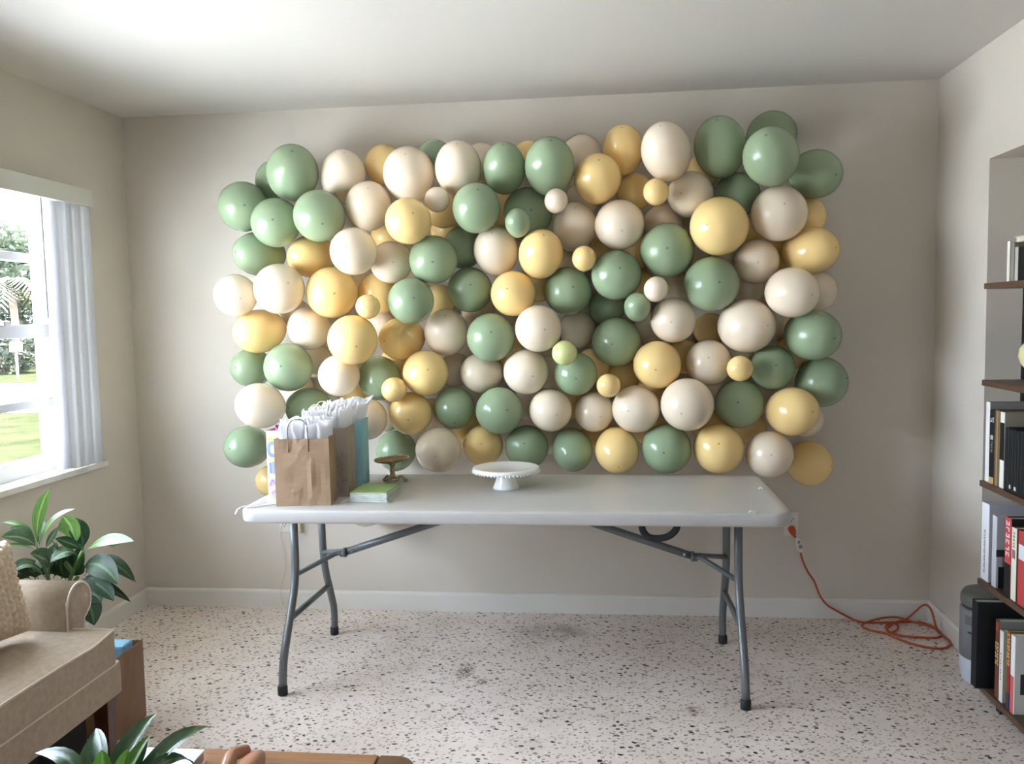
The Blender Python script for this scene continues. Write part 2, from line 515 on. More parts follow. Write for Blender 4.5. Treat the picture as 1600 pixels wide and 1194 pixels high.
    ('g', 'F', 4, 2.3921, -0.3173, 1.6003, 0.129, -0.964, 0.232, 0.1073, 0.1116), ('g', 'F', 5, 2.3899, -0.2507, 1.3124, -0.177, -0.983, -0.058, 0.1078, 0.1121),
    ('y', 'F', 8, 2.3875, -0.2996, 0.8389, 0.049, -0.838, -0.543, 0.0951, 0.1099), ('c', 'F', 2, 2.4079, -0.3143, 1.8150, 0.073, -0.944, -0.323, 0.1062, 0.1105),
    ('y', 'D', 6, 2.4218, -0.0813, 1.1523, -0.728, -0.433, -0.531, 0.0781, 0.0781), ('y', 'M', 1, 2.4285, -0.2420, 2.1425, -0.065, -0.747, 0.661, 0.0889, 0.1156),
    ('y', 'B', 2, 2.4803, -0.1215, 1.9798, -0.601, -0.480, 0.639, 0.0815, 0.0815), ('c', 'F', 7, 2.4717, -0.3204, 1.0223, -0.360, -0.933, 0.030, 0.1035, 0.1076),
    ('g', 'S', 4, 2.4791, -0.3687, 1.4611, -0.018, -0.748, 0.664, 0.0568, 0.0683), ('y', 'D', 3, 2.4952, -0.0804, 1.7139, -0.123, -0.338, -0.933, 0.0771, 0.0771),
    ('y', 'D', 4, 2.5022, -0.1120, 1.5507, 0.635, -0.449, 0.628, 0.0767, 0.0767), ('y', 'D', 7, 2.5405, -0.0850, 0.9039, -0.773, -0.301, 0.559, 0.0782, 0.0782),
    ('c', 'D', 5, 2.5457, -0.0850, 1.3599, -0.318, -0.408, -0.856, 0.0775, 0.0775), ('y', 'D', 6, 2.5582, -0.1267, 1.0907, -0.036, -0.325, 0.945, 0.0770, 0.0770),
    ('c', 'S', 4, 2.5539, -0.4313, 1.5332, 0.124, -0.768, 0.628, 0.0503, 0.0561), ('y', 'S', 2, 2.5582, -0.4001, 1.9357, -0.114, -0.821, 0.559, 0.0530, 0.0587),
    ('y', 'F', 6, 2.5631, -0.3239, 1.2130, -0.119, -0.983, -0.138, 0.1027, 0.1068), ('c', 'B', 2, 2.6025, -0.1416, 1.8295, 0.878, -0.448, -0.169, 0.0882, 0.0882),
    ('c', 'F', 1, 2.6023, -0.3806, 2.1020, -0.224, -0.729, 0.647, 0.1031, 0.1332), ('g', 'F', 8, 2.6000, -0.3099, 0.8469, -0.157, -0.987, -0.010, 0.1084, 0.1127),
    ('g', 'F', 3, 2.6088, -0.3095, 1.7013, -0.063, -0.998, 0.002, 0.1153, 0.1200), ('c', 'F', 5, 2.6329, -0.3100, 1.4038, -0.155, -0.985, -0.070, 0.0975, 0.1014),
    ('c', 'D', 4, 2.6541, -0.0803, 1.5529, 0.459, -0.419, -0.783, 0.0770, 0.0770), ('y', 'D', 6, 2.6984, -0.0850, 1.2333, -0.742, -0.315, 0.591, 0.0773, 0.0773),
    ('c', 'F', 7, 2.6832, -0.3975, 1.0482, -0.290, -0.929, -0.228, 0.1113, 0.1157), ('c', 'M', 2, 2.7138, -0.2441, 1.9410, -0.470, -0.881, -0.044, 0.0985, 0.1024),
    ('c', 'D', 3, 2.7500, -0.0850, 1.7226, -0.787, -0.292, -0.543, 0.0765, 0.0765), ('y', 'D', 1, 2.7792, -0.0792, 2.0604, -0.291, -0.510, 0.809, 0.0760, 0.0760),
    ('c', 'M', 6, 2.7855, -0.2679, 1.2152, -0.102, -0.959, 0.265, 0.0998, 0.1038), ('y', 'D', 7, 2.8086, -0.0850, 0.9150, -0.728, -0.247, 0.639, 0.0775, 0.0775),
    ('y', 'D', 5, 2.8164, -0.0802, 1.3537, -0.864, -0.302, 0.403, 0.0770, 0.0770), ('g', 'F', 4, 2.7893, -0.3453, 1.5519, 0.161, -0.986, 0.034, 0.1153, 0.1199),
    ('y', 'F', 8, 2.8219, -0.3133, 0.8470, -0.103, -0.938, 0.331, 0.1076, 0.1119), ('y', 'F', 2, 2.8183, -0.3791, 1.7892, -0.499, -0.866, -0.024, 0.1207, 0.1256),
    ('g', 'M', 1, 2.8346, -0.2732, 2.1311, -0.179, -0.729, 0.660, 0.1095, 0.1400), ('c', 'D', 6, 2.8626, -0.0850, 1.1171, -0.812, -0.267, 0.520, 0.0771, 0.0771),
    ('c', 'D', 3, 2.8983, -0.1172, 1.6731, 0.187, -0.489, 0.852, 0.0756, 0.0756), ('c', 'D', 6, 2.9187, -0.1548, 1.2592, 0.827, -0.538, -0.163, 0.0754, 0.0754),
    ('g', 'B', 2, 2.9264, -0.1349, 1.9457, 0.158, -0.544, 0.824, 0.0994, 0.0994), ('g', 'M', 7, 2.9154, -0.2713, 1.0346, -0.196, -0.967, 0.163, 0.1051, 0.1093),
    ('y', 'S', 6, 2.8989, -0.3999, 1.1970, -0.267, -0.904, 0.334, 0.0538, 0.0559), ('c', 'F', 5, 2.9369, -0.3213, 1.3738, 0.547, -0.837, 0.013, 0.1146, 0.1290),
    ('c', 'D', 4, 2.9773, -0.0850, 1.5390, 0.816, -0.544, 0.196, 0.0762, 0.0762), ('y', 'D', 7, 2.9860, -0.0805, 0.9091, 0.839, -0.542, 0.044, 0.0773, 0.0773),
    ('y', 'D', 3, 2.9974, -0.0806, 1.7837, 0.838, -0.544, -0.050, 0.0759, 0.0759), ('c', 'M', 3, 2.9873, -0.2689, 1.6464, -0.104, -0.990, -0.095, 0.0956, 0.0995),
    ('c', 'D', 7, 3.0355, -0.1257, 1.0485, 0.823, -0.564, -0.075, 0.0761, 0.0761), ('c', 'F', 8, 3.0373, -0.3099, 0.8211, -0.109, -0.985, 0.134, 0.1004, 0.1045),
    ('g', 'F', 1, 3.0142, -0.4433, 2.0538, -0.293, -0.802, 0.521, 0.1115, 0.1278), ('g', 'B', 1, 3.0737, -0.1350, 2.1970, 0.827, -0.558, -0.070, 0.1064, 0.1064),
    ('g', 'M', 6, 3.0559, -0.2670, 1.1909, -0.031, -0.987, 0.160, 0.0951, 0.0989), ('c', 'D', 5, 3.0970, -0.0796, 1.3718, 0.815, -0.563, 0.140, 0.0763, 0.0763),
    ('c', 'F', 2, 3.0667, -0.3361, 1.8374, 0.007, -0.972, 0.233, 0.1152, 0.1198), ('y', 'D', 3, 3.1173, -0.0791, 1.6860, 0.812, -0.559, -0.168, 0.0670, 0.0670),
    ('c', 'F', 4, 3.1052, -0.4161, 1.5082, 0.499, -0.859, -0.113, 0.1030, 0.1169), ('y', 'F', 7, 3.1239, -0.3439, 1.0093, 0.506, -0.858, 0.089, 0.1022, 0.1192),
    ('y', 'D', 6, 3.1664, -0.1457, 1.2513, 0.805, -0.586, -0.089, 0.0751, 0.0751), ('c', 'B', 7, 3.2226, -0.1348, 0.9507, 0.787, -0.607, -0.115, 0.0801, 0.0801),
    ('y', 'B', 2, 3.2168, -0.1350, 1.8445, 0.784, -0.563, -0.260, 0.0881, 0.0881), ('y', 'B', 8, 3.2405, -0.1349, 0.7519, 0.795, -0.606, -0.024, 0.1015, 0.1015),
    ('y', 'M', 3, 3.2097, -0.2680, 1.6851, 0.630, -0.776, 0.029, 0.1002, 0.1287), ('g', 'M', 5, 3.2076, -0.3286, 1.3315, 0.474, -0.873, -0.112, 0.1072, 0.1294),
    ('g', 'M', 1, 3.2348, -0.2400, 2.0093, 0.487, -0.857, -0.168, 0.1029, 0.1198), ('c', 'B', 4, 3.2653, -0.1351, 1.5173, 0.792, -0.598, -0.124, 0.0912, 0.0912),
    ('g', 'B', 6, 3.2686, -0.2376, 1.1241, 0.784, -0.591, 0.187, 0.1092, 0.1092),
]
# ------------------------------------------------------------------ the room
WALL = mat('wall_paint', rgb(210, 202, 191), rough=.72, spec=.3, bump=.12, bscale=140, bdist=.001, vary=.012, vscale=2)
CEIL = mat('ceiling_paint', rgb(214, 210, 204), rough=.7, spec=.3, bump=.15, bscale=30, bdist=.002)
TRIM = mat('trim_paint', rgb(222, 219, 213), rough=.42, spec=.4, bump=.05, bscale=30)
VINYL = mat('white_frame', rgb(226, 226, 224), rough=.45)


def floor_mat():
    m = bpy.data.materials.new('terrazzo')
    m.use_nodes = True
    n, l = m.node_tree.nodes, m.node_tree.links
    p = n['Principled BSDF']
    t = n.new('ShaderNodeTexCoord')
    dn = n.new('ShaderNodeTexNoise')
    dn.inputs['Scale'].default_value = 90
    dn.inputs['Detail'].default_value = 2
    l.new(t.outputs['Object'], dn.inputs['Vector'])
    dv = n.new('ShaderNodeVectorMath')
    dv.operation = 'MULTIPLY_ADD'
    dv.inputs[1].default_value = (.016, .016, 0)
    l.new(dn.outputs['Color'], dv.inputs[0])
    l.new(t.outputs['Object'], dv.inputs[2])
    base = n.new('ShaderNodeTexNoise')
    base.inputs['Scale'].default_value = 3.0
    base.inputs['Detail'].default_value = 8
    base.inputs['Roughness'].default_value = .7
    l.new(t.outputs['Object'], base.inputs['Vector'])
    cr = n.new('ShaderNodeValToRGB')
    cr.color_ramp.elements[0].position = .3
    cr.color_ramp.elements[0].color = rgb(214, 199, 188)
    cr.color_ramp.elements[1].position = .7
    cr.color_ramp.elements[1].color = rgb(238, 226, 217)
    l.new(base.outputs[0], cr.inputs[0])
    cur = cr.outputs[0]

    def layer(scale, prob, rmin, rmax, col, amt, off, stretch=(1, 1, 1), rot=0):
        nonlocal cur
        mp = n.new('ShaderNodeMapping')
        mp.inputs['Location'].default_value = (off, off * .7, 0)
        mp.inputs['Rotation'].default_value = (0, 0, rot)
        mp.inputs['Scale'].default_value = stretch
        l.new(dv.outputs[0], mp.inputs[0])
        v = n.new('ShaderNodeTexVoronoi')
        v.voronoi_dimensions = '2D'
        v.inputs['Scale'].default_value = scale
        l.new(mp.outputs[0], v.inputs['Vector'])
        s = n.new('ShaderNodeSeparateColor')
        l.new(v.outputs['Color'], s.inputs[0])
        rad = n.new('ShaderNodeMapRange')
        rad.inputs[1].default_value, rad.inputs[2].default_value = 1 - prob, 1
        rad.inputs[3].default_value, rad.inputs[4].default_value = rmin, rmax
        l.new(s.outputs[0], rad.inputs[0])
        lt = n.new('ShaderNodeMath')
        lt.operation = 'LESS_THAN'
        l.new(v.outputs['Distance'], lt.inputs[0])
        l.new(rad.outputs[0], lt.inputs[1])
        gt = n.new('ShaderNodeMath')
        gt.operation = 'GREATER_THAN'
        gt.inputs[1].default_value = 1 - prob
        l.new(s.outputs[0], gt.inputs[0])
        mu = n.new('ShaderNodeMath')
        mu.operation = 'MULTIPLY'
        l.new(lt.outputs[0], mu.inputs[0])
        l.new(gt.outputs[0], mu.inputs[1])
        vm = n.new('ShaderNodeMath')
        vm.operation = 'MULTIPLY_ADD'
        vm.inputs[1].default_value = amt * .5
        vm.inputs[2].default_value = amt * .5
        l.new(s.outputs[1], vm.inputs[0])
        mm = n.new('ShaderNodeMath')
        mm.operation = 'MULTIPLY'
        l.new(mu.outputs[0], mm.inputs[0])
        l.new(vm.outputs[0], mm.inputs[1])
        mx = n.new('ShaderNodeMix')
        mx.data_type = 'RGBA'
        l.new(mm.outputs[0], mx.inputs[0])
        l.new(cur, mx.inputs[6])
        mx.inputs[7].default_value = col
        cur = mx.outputs[2]

    layer(70, .30, .15, .42, rgb(148, 126, 104), .75, 3.1)
    layer(52, .22, .12, .36, rgb(236, 230, 220), .8, 7.7)
    layer(52, .28, .12, .32, rgb(112, 92, 76), .85, 1.3, (1, 1.5, 1), .5)
    layer(35, .30, .14, .33, rgb(40, 32, 27), 1.0, 5.9, (1, 1.35, 1), -.4)

    def stain(x, y, rx, ry, col, amt, lo=.25, hi=.75, nscale=20):
        nonlocal cur
        mp = n.new('ShaderNodeMapping')
        mp.vector_type = 'TEXTURE'
        mp.inputs['Location'].default_value = (x, y, 0)
        mp.inputs['Scale'].default_value = (rx, ry, 1)
        l.new(t.outputs['Object'], mp.inputs[0])
        ln = n.new('ShaderNodeVectorMath')
        ln.operation = 'LENGTH'
        l.new(mp.outputs[0], ln.inputs[0])
        mr = n.new('ShaderNodeMapRange')
        mr.interpolation_type = 'SMOOTHSTEP'
        mr.inputs[1].default_value, mr.inputs[2].default_value = 0, 1
        mr.inputs[3].default_value, mr.inputs[4].default_value = amt, 0
        l.new(ln.outputs['Value'], mr.inputs[0])
        nz = n.new('ShaderNodeTexNoise')
        nz.inputs['Scale'].default_value = nscale
        nz.inputs['Detail'].default_value = 5
        l.new(t.outputs['Object'], nz.inputs['Vector'])
        m2 = n.new('ShaderNodeMapRange')
        m2.inputs[1].default_value, m2.inputs[2].default_value = lo, hi
        l.new(nz.outputs[0], m2.inputs[0])
        mu = n.new('ShaderNodeMath')
        mu.operation = 'MULTIPLY'
        l.new(mr.outputs[0], mu.inputs[0])
        l.new(m2.outputs[0], mu.inputs[1])
        mx = n.new('ShaderNodeMix')
        mx.data_type = 'RGBA'
        l.new(mu.outputs[0], mx.inputs[0])
        l.new(cur, mx.inputs[6])
        mx.inputs[7].default_value = col
        cur = mx.outputs[2]

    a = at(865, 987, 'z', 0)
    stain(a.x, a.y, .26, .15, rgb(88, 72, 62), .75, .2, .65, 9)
    a = at(727, 1050, 'z', 0)
    stain(a.x, a.y, .05, .10, rgb(60, 54, 50), 1.6, .42, .6, 110)
    a = at(752, 1066, 'z', 0)
    stain(a.x, a.y, .04, .05, rgb(60, 54, 50), 1.4, .45, .6, 110)
    a = at(1086, 1110, 'z', 0)
    stain(a.x, a.y, .05, .06, rgb(128, 92, 62), 1.3, .4, .65, 40)
    l.new(cur, p.inputs['Base Color'])
    p.inputs['Roughness'].default_value = .45
    p.inputs['Specular IOR Level'].default_value = .18
    bp = n.new('ShaderNodeBump')
    bp.inputs['Strength'].default_value = .05
    l.new(base.outputs[0], bp.inputs['Height'])
    l.new(bp.outputs[0], p.inputs['Normal'])
    return m


obj('floor', add_box(B(), (-.18, REAR_Y - .15, -.12), (W + .56, .16, 0)), floor_mat(), kind='structure')
obj('ceiling', add_box(B(), (-.18, REAR_Y - .15, H), (W + .56, .16, H + .16)), CEIL, kind='structure')
obj('light_shaping_eave', add_box(B(), (-1.0, REAR_Y - .15, H - .06), (-.18, .3, H + .16)), TRIM, kind='structure')  # unseen overhang added to shade the near ground and cut steep light
obj('wall_back', add_box(B(), (-.18, 0, 0), (W + .56, .16, H)), WALL, kind='structure')

b = B()
add_box(b, (-.18, WIN_Y1, 0), (0, 0, H))
add_box(b, (-.18, REAR_Y, 0), (0, WIN_Y0, H))
add_box(b, (-.18, WIN_Y0, 0), (0, WIN_Y1, WIN_Z0 - .027))
add_box(b, (-.18, WIN_Y0, WIN_Z1), (0, WIN_Y1, H))
obj('wall_left', b, WALL, kind='structure')

NY0, NY1, NZ, ND = -2.75, -.531, 2.0, .46        # bookcase niche in the right wall
b = B()
add_box(b, (W, NY1, 0), (W + .56, 0, H))
add_box(b, (W, NY0, NZ), (W + .56, NY1, H))
add_box(b, (W, REAR_Y, 0), (W + .56, NY0, H))
add_box(b, (W + ND, NY0, 0), (W + .56, NY1, NZ))
obj('wall_right', b, WALL, kind='structure')

b = B()
add_box(b, (-.18, REAR_Y - .15, 0), (REAR_X0, REAR_Y, H))
add_box(b, (REAR_X1, REAR_Y - .15, 0), (W + .56, REAR_Y, H))
add_box(b, (REAR_X0, REAR_Y - .15, REAR_Z1), (REAR_X1, REAR_Y, H))
obj('wall_rear', b, WALL, kind='structure')

GL = glass_mat()
b = B()
for x0, x1 in ((REAR_X0, REAR_X0 + .06), (REAR_X1 - .06, REAR_X1), ((REAR_X0 + REAR_X1) / 2 - .04, (REAR_X0 + REAR_X1) / 2 + .04)):
    add_box(b, (x0, REAR_Y - .11, 0), (x1, REAR_Y - .05, REAR_Z1), .004)
add_box(b, (REAR_X0 + .06, REAR_Y - .11, REAR_Z1 - .06), (REAR_X1 - .06, REAR_Y - .05, REAR_Z1), .004)
add_box(b, (REAR_X0 + .06, REAR_Y - .11, 0), (REAR_X1 - .06, REAR_Y - .05, .05), .004)
dr = obj('door_1', b, VINYL, kind='structure')
for x0, x1 in ((REAR_X0 + .055, (REAR_X0 + REAR_X1) / 2 - .035), ((REAR_X0 + REAR_X1) / 2 + .035, REAR_X1 - .055)):
    obj('pane', add_box(B(), (x0, REAR_Y - .083, .045), (x1, REAR_Y - .079, REAR_Z1 - .055)), GL, dr)


def board(name, axis, a, c, wall_v, sgn):
    prof = [(0, 0), (.014, 0), (.014, .078), (.011, .087), (.006, .091), (0, .091)]
    if axis == 'x':      # runs along x, standing off the wall in y
        pr = [(wall_v + sgn * q, z) for q, z in prof]
    else:
        pr = [(wall_v + sgn * q, z) for q, z in prof]
    return obj(name, add_prism(B(), pr, axis, a, c), TRIM, kind='structure')


board('baseboard_back', 'x', 0, W, 0, -1)
board('baseboard_left', 'y', REAR_Y, -.014, 0, 1)
board('baseboard_right', 'y', NY1, -.014, W, -1)

# ------------------------------------------------------------------ window with its frame, panes and marble sill
YG = at(64, 400, 'x', -.1).y                                  # where the glass ends by the blind
b = B()
XF0, XF1 = -.13, -.075
add_box(b, (XF0, YG, WIN_Z0), (XF1, WIN_Y1, WIN_Z1), .003)
add_box(b, (XF0, WIN_Y0, WIN_Z0), (XF1, WIN_Y0 + .06, WIN_Z1), .003)
add_box(b, (XF0, WIN_Y0, WIN_Z0), (XF1, YG, .868), .003)
add_box(b, (XF0, WIN_Y0, WIN_Z1 - .03), (XF1, YG, WIN_Z1), .003)
add_box(b, (XF0 - .004, YG - .03, .868), (XF1 - .004, YG + .01, WIN_Z1 - .03), .003)
MUL = -1.67
add_box(b, (XF0, MUL - .04, .868), (XF1, MUL + .04, WIN_Z1 - .03), .003)
window = obj('window_1', b, VINYL, kind='structure')
zs = [.868, at(70, 628, 'x', -.09).z, at(66, 517, 'x', -.09).z, at(62, 405, 'x', -.09).z, WIN_Z1 - .03]
RAIL = mat('grey_shadowed_rail', rgb(168, 166, 165), rough=.45)  # greyer than the frame: backlit shade is put into the colour
for y0, y1 in ((MUL + .04, YG), (WIN_Y0 + .06, MUL - .04)):
    for i in (1, 2, 3):
        th = .028 if i == 2 else .0175
        obj('meeting_rail' if i == 2 else 'muntin', add_box(B(), (-.125, y0, zs[i] - th), (-.072, y1, zs[i] + th), .003), RAIL, window)
    for i in range(4):
        obj('pane', add_box(B(), (-.103, y0, zs[i]), (-.099, y1, zs[i + 1])), GL, window)
yl = at(7, 504, 'x', -.07).y
obj('sash_latch', add_box(B(), (-.075, yl - .03, zs[2] + .02), (-.05, yl + .01, zs[2] + .045), .006), mat('latch_metal', rgb(150, 146, 140), rough=.35, metal=.6), window)
SILL = mat('marble_sill', rgb(226, 222, 216), rough=.3, vary=.08, vscale=9, bump=.05)
b = add_box(B(), (-.18, WIN_Y0 - .05, WIN_Z0 - .027), (.03, -.318, WIN_Z0), .004)
obj('window_sill', b, SILL, window)

# vertical blind drawn to the corner side of the window
yv = at(145, 310, 'x', .115).y
zt, zb = at(145, 297, 'x', .115).z, at(145, 324, 'x', .115).z
bl = thing('vertical_blind', 'white vertical blind drawn aside at the window, with deep valance', 'blind', (.05, -.5, zb))
SLAT = mat('blind_slat', rgb(214, 214, 212), rough=.5, translucent=.14)
SLATW = mat('blind_slat_lit', rgb(222, 222, 226), rough=.5, translucent=.5)  # paler, more translucent slat copy, with the backlit glow put into the material
VAL = mat('valance', rgb(205, 205, 198), rough=.5)
b = add_box(B(), (.095, WIN_Y0 - .12, zb), (.115, yv, zt), .003)
add_box(b, (.0, yv - .018, zb), (.095, yv, zt), .002)
add_box(b, (.0, WIN_Y0 - .12, zt - .012), (.1, yv - .01, zt), .002)
obj('valance', b, VAL, bl)
obj('head_rail', add_box(B(), (.035, WIN_Y0 - .08, zb + .005), (.075, yv - .04, zb + .045), .003), VINYL, bl)


def slat(y, ang, w=.089, z0=.818):
    """One vertical vane, slightly curved across its width."""
    b = B()
    ps = []
    for i in range(7):
        t = i / 6 - .5
        ps.append((t * w, .010 * (1 - (2 * t) ** 2)))
    ca, sa = math.cos(ang), math.sin(ang)
    pr = [(.058 + p * ca - q * sa, y + p * sa + q * ca) for p, q in ps]
    pr += [(.058 + p * ca - (q - .0016) * sa, y + p * sa + (q - .0016) * ca) for p, q in reversed(ps)]
    add_prism(b, pr, 'z', z0, zb + .01)
    return b


yS = (at(62, 320, 'x', .052).y + at(85, 325, 'x', .052).y) / 2
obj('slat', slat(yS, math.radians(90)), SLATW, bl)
ya, yb = at(90, 500, 'x', .052).y, at(133, 500, 'x', .052).y
NS = 9
for i in range(NS):
    obj('slat', slat(ya + (yb - ya) * (i + .4) / NS, math.radians(32 + 4 * ((i * 7) % 3)), .085), SLAT, bl)
CREAM = mat('cream_cord', rgb(214, 206, 186), rough=.6)
yc = at(137, 450, 'x', .02).y
obj('wall_channel', add_box(B(), (.001, yc - .02, .99), (.012, yc + .018, zb), .002), CREAM, bl)
b = B()
for dy, dx in ((-.03, .04), (-.016, .045)):
    add_tube(b, spline([(dx, yc + dy, zb + .005), (dx, yc + dy * 1.05, 1.5), (.03, yc - .012 + dy * .3, .975)], 4), .0022, 6)
obj('pull_cord', b, CREAM, bl)
obj('cord_tensioner', add_box(B(), (.001, yc - .024, .915), (.034, yc + .002, .985), .005), mat('tan_plastic', rgb(176, 158, 116), rough=.45), bl)
obj('cord_anchor', add_box(B(), (.001, yc - .026, .80), (.026, yc + .014, .912), .003), mat('white_plastic', rgb(228, 226, 222), rough=.45), bl)
pa, pb = at(63, 308, 'x', .1), at(75, 497, 'x', .1)
obj('tilt_wand', add_tube(B(), [pa + Vector((0, 0, .06)), pa, pb], .0035, 8), mat('wand_grey', rgb(128, 130, 138), rough=.4), bl)

# ------------------------------------------------------------------ outside the window
GZ = -.26
GRASS = mat('lawn_grass', (.0200, .0215, .0105, 1), rough=1, spec=0, vary=.28, vscale=2.2, bump=.6, bscale=25, bdist=.03)
ROADM = mat('pale_road', rgb(150, 148, 144), rough=.9, vary=.04, vscale=2)
b = B()
add_box(b, (-120, -60, GZ - .3), (-.185, 11.5, GZ))
obj('lawn', b, GRASS, kind='structure')
b = B()
add_box(b, (-120, 19.9, GZ - .3), (60, 160, GZ))
obj('lawn_across', b, GRASS, kind='structure')
BOUNCE = mat('bounce_slab_concrete', rgb(198, 197, 197), rough=.85, vary=.05, vscale=3)
obj('bounce_slab', add_box(B(), (-42, -30, GZ - .1), (-.185, .8, GZ + .03), .01), BOUNCE, kind='structure')  # unseen slab added to bounce sunlight through the window onto ceiling and walls
obj('road', add_box(B(), (-120, 11.5, GZ - .35), (60, 19.9, GZ - .02)), ROADM, kind='structure')
rng = random.Random(4)

mb0 = at(28, 591, 'z', GZ)
t = thing('mailbox', 'white mailbox on a post across the road outside the window', 'mailbox', mb0)
WHITE = mat('mailbox_white', rgb(236, 236, 236), rough=.5)
obj('post', add_box(B(), (mb0.x - .03, mb0.y - .03, GZ), (mb0.x + .03, mb0.y + .03, GZ + .862), .01), mat('post_grey', rgb(150, 150, 156), rough=.6), t)
b = B()
prof = [(mb0.x - .08, GZ + .86), (mb0.x + .08, GZ + .86), (mb0.x + .08, GZ + 1.1)] + [(mb0.x + .08 * math.cos(a), GZ + 1.1 + .08 * math.sin(a)) for a in [PI * k / 10 for k in range(1, 10)]] + [(mb0.x - .08, GZ + 1.1)]
add_prism(b, [(x, z) for x, z in prof], 'y', mb0.y - .2, mb0.y + .2)
obj('box', b, WHITE, t)
obj('flag', add_box(B(), (mb0.x + .085, mb0.y - .1, GZ + 1.0), (mb0.x + .1, mb0.y + .05, GZ + 1.28)), mat('mailbox_flag', rgb(190, 70, 60), rough=.5), t)


def foliage(bmv, c, rad, n, size, seed):
    """Leaf quads filling an ellipsoid."""
    vs, fs = bmv
    R = random.Random(seed)
    for _ in range(n):
        while True:
            p = Vector((R.uniform(-1, 1), R.uniform(-1, 1), R.uniform(-1, 1)))
            if .35 < p.length < 1:
                break
        p = Vector((p.x * rad[0], p.y * rad[1], p.z * rad[2])) + Vector(c)
        d = Vector((R.gauss(0, 1), R.gauss(0, 1), R.gauss(0, .6))).normalized()
        e = d.orthogonal().normalized()
        e = Matrix.Rotation(R.uniform(0, 6.28), 3, d) @ e
        s = size * R.uniform(.6, 1.3)
        k = len(vs)
        vs += [p - d * s, p + e * s * .4, p + d * s, p - e * s * .4]
        fs.append((k, k + 1, k + 2, k + 3))


LEAF1 = mat('tree_leaf', (.050, .060, .038, 1), rough=.8, spec=.1, vary=.3, vscale=.6, translucent=.3)
LEAF2 = mat('hedge_leaf', (.02, .025, .010, 1), rough=.6, vary=.3, vscale=.9, translucent=.3)
BARK = mat('bark', rgb(110, 92, 76), rough=.9, vary=.2, vscale=8)


def tree(px, dist_y, zc, rad, n, size, seed, label, name='tree', m=LEAF1):
    g = at(px, 560, 'y', dist_y)
    c = (g.x, g.y, GZ)
    t = thing(name, label, 'tree', c)
    b = B()
    add_tube(b, spline([(g.x, g.y, GZ), (g.x + .1, g.y, zc * .5), (g.x - .05, g.y + .1, zc)], 4), [.22] * 5 + [.16] * 4, 8)
    add_tube(b, [(g.x, g.y, zc * .55), (g.x + rad[0] * .5, g.y + .3, zc * 1.05)], [.12, .05], 6)
    add_tube(b, [(g.x, g.y, zc * .6), (g.x - rad[0] * .5, g.y - .3, zc * 1.1)], [.12, .05], 6)
    obj('trunk', b, BARK, t)
    v = ([], [])
    foliage(v, (g.x, g.y, zc), rad, n, size, seed)
    foliage(v, (g.x + rad[0] * .5, g.y, zc + rad[2] * .5), [r * .6 for r in rad], n // 3, size, seed + 1)
    foliage(v, (g.x - rad[0] * .6, g.y, zc + rad[2] * .3), [r * .6 for r in rad], n // 3, size, seed + 2)
    mesh_obj('crown', v[0], v[1], m, t, kind='stuff', smooth=False)
    return t


tree(30, 44, 4.0, (3.6, 3, 2.6), 2600, .26, 11, 'broad leafy tree across the road seen through the window')
tree(-60, 34, 4.2, (3.2, 3, 2.2), 1600, .26, 21, 'tree standing left of the broad tree, mostly beyond the window edge')
tree(55, 72, 6.5, (5.0, 3, 4.0), 2600, .3, 31, 'tall pale tree rising far behind the house outside')
# palm
g = at(24, 560, 'y', 28)
t = thing('palm_tree', 'yellow green palm with drooping fronds outside the window', 'tree', (g.x, g.y, GZ))
add = add_tube(B(), spline([(g.x, g.y, GZ), (g.x + .1, g.y, 1.2), (g.x, g.y, 2.9)], 5), .14, 8)
obj('trunk', add, BARK, t)
PALM = mat('palm_frond', (.03, .03, .012, 1), rough=.5, translucent=.3)
for i in range(13):
    a = i * 2.4
    el = .5 + .9 * ((i * 5) % 7) / 7
    L = 2.0 + .4 * ((i * 3) % 4) / 4
    pts = []
    for k in range(8):
        s = k / 7
        hor = L * s * math.cos(el * (1 - .3 * s))
        pts.append(Vector((g.x + math.cos(a) * hor, g.y + math.sin(a) * hor, 2.9 + L * s * math.sin(el) - 2.1 * s * s)))
    vs, fs = [], []
    for k in range(7):
        p, q = pts[k], pts[k + 1]
        d = (q - p).normalized()
        sd_ = Vector((-math.sin(a), math.cos(a), 0))
        w = .5 * math.sin(PI * min(1, (k + .6) / 7.6)) + .05
        for s_ in (1, -1):
            for h in (0, .5):
                o_ = p.lerp(q, h)
                kk = len(vs)
                vs += [o_, o_ + d * .12, o_ + sd_ * s_ * w + d * .3 - Vector((0, 0, w * .5)), o_ + sd_ * s_ * w * .95 + d * .22 - Vector((0, 0, w * .5))]
                fs.append((kk, kk + 1, kk + 2, kk + 3))
    mesh_obj('frond', vs, fs, PALM, t, smooth=False)

# hedge and shrub beside the mailbox
for k, (px, dy, rad, zc, n, lab) in enumerate(((2, 24.5, (1.7, 1.2, .85), .55, 1500, 'rounded yellow green shrub beside the mailbox across the road'), (38, 42, (2.6, 1, 1.0), .4, 900, 'low clipped shrub in front of the white house outside'))):
    g = at(px, 560, 'y', dy)
    v = ([], [])
    foliage(v, (g.x, g.y, zc), rad, n, .14, 50 + k)
    t = thing('garden_shrub', lab, 'shrub', (g.x, g.y, GZ))
    mesh_obj('foliage', v[0], v[1], LEAF2, t, kind='stuff', smooth=False)
    obj('stem', add_tube(B(), [(g.x, g.y, GZ), (g.x, g.y, zc)], .08, 6), BARK, t)

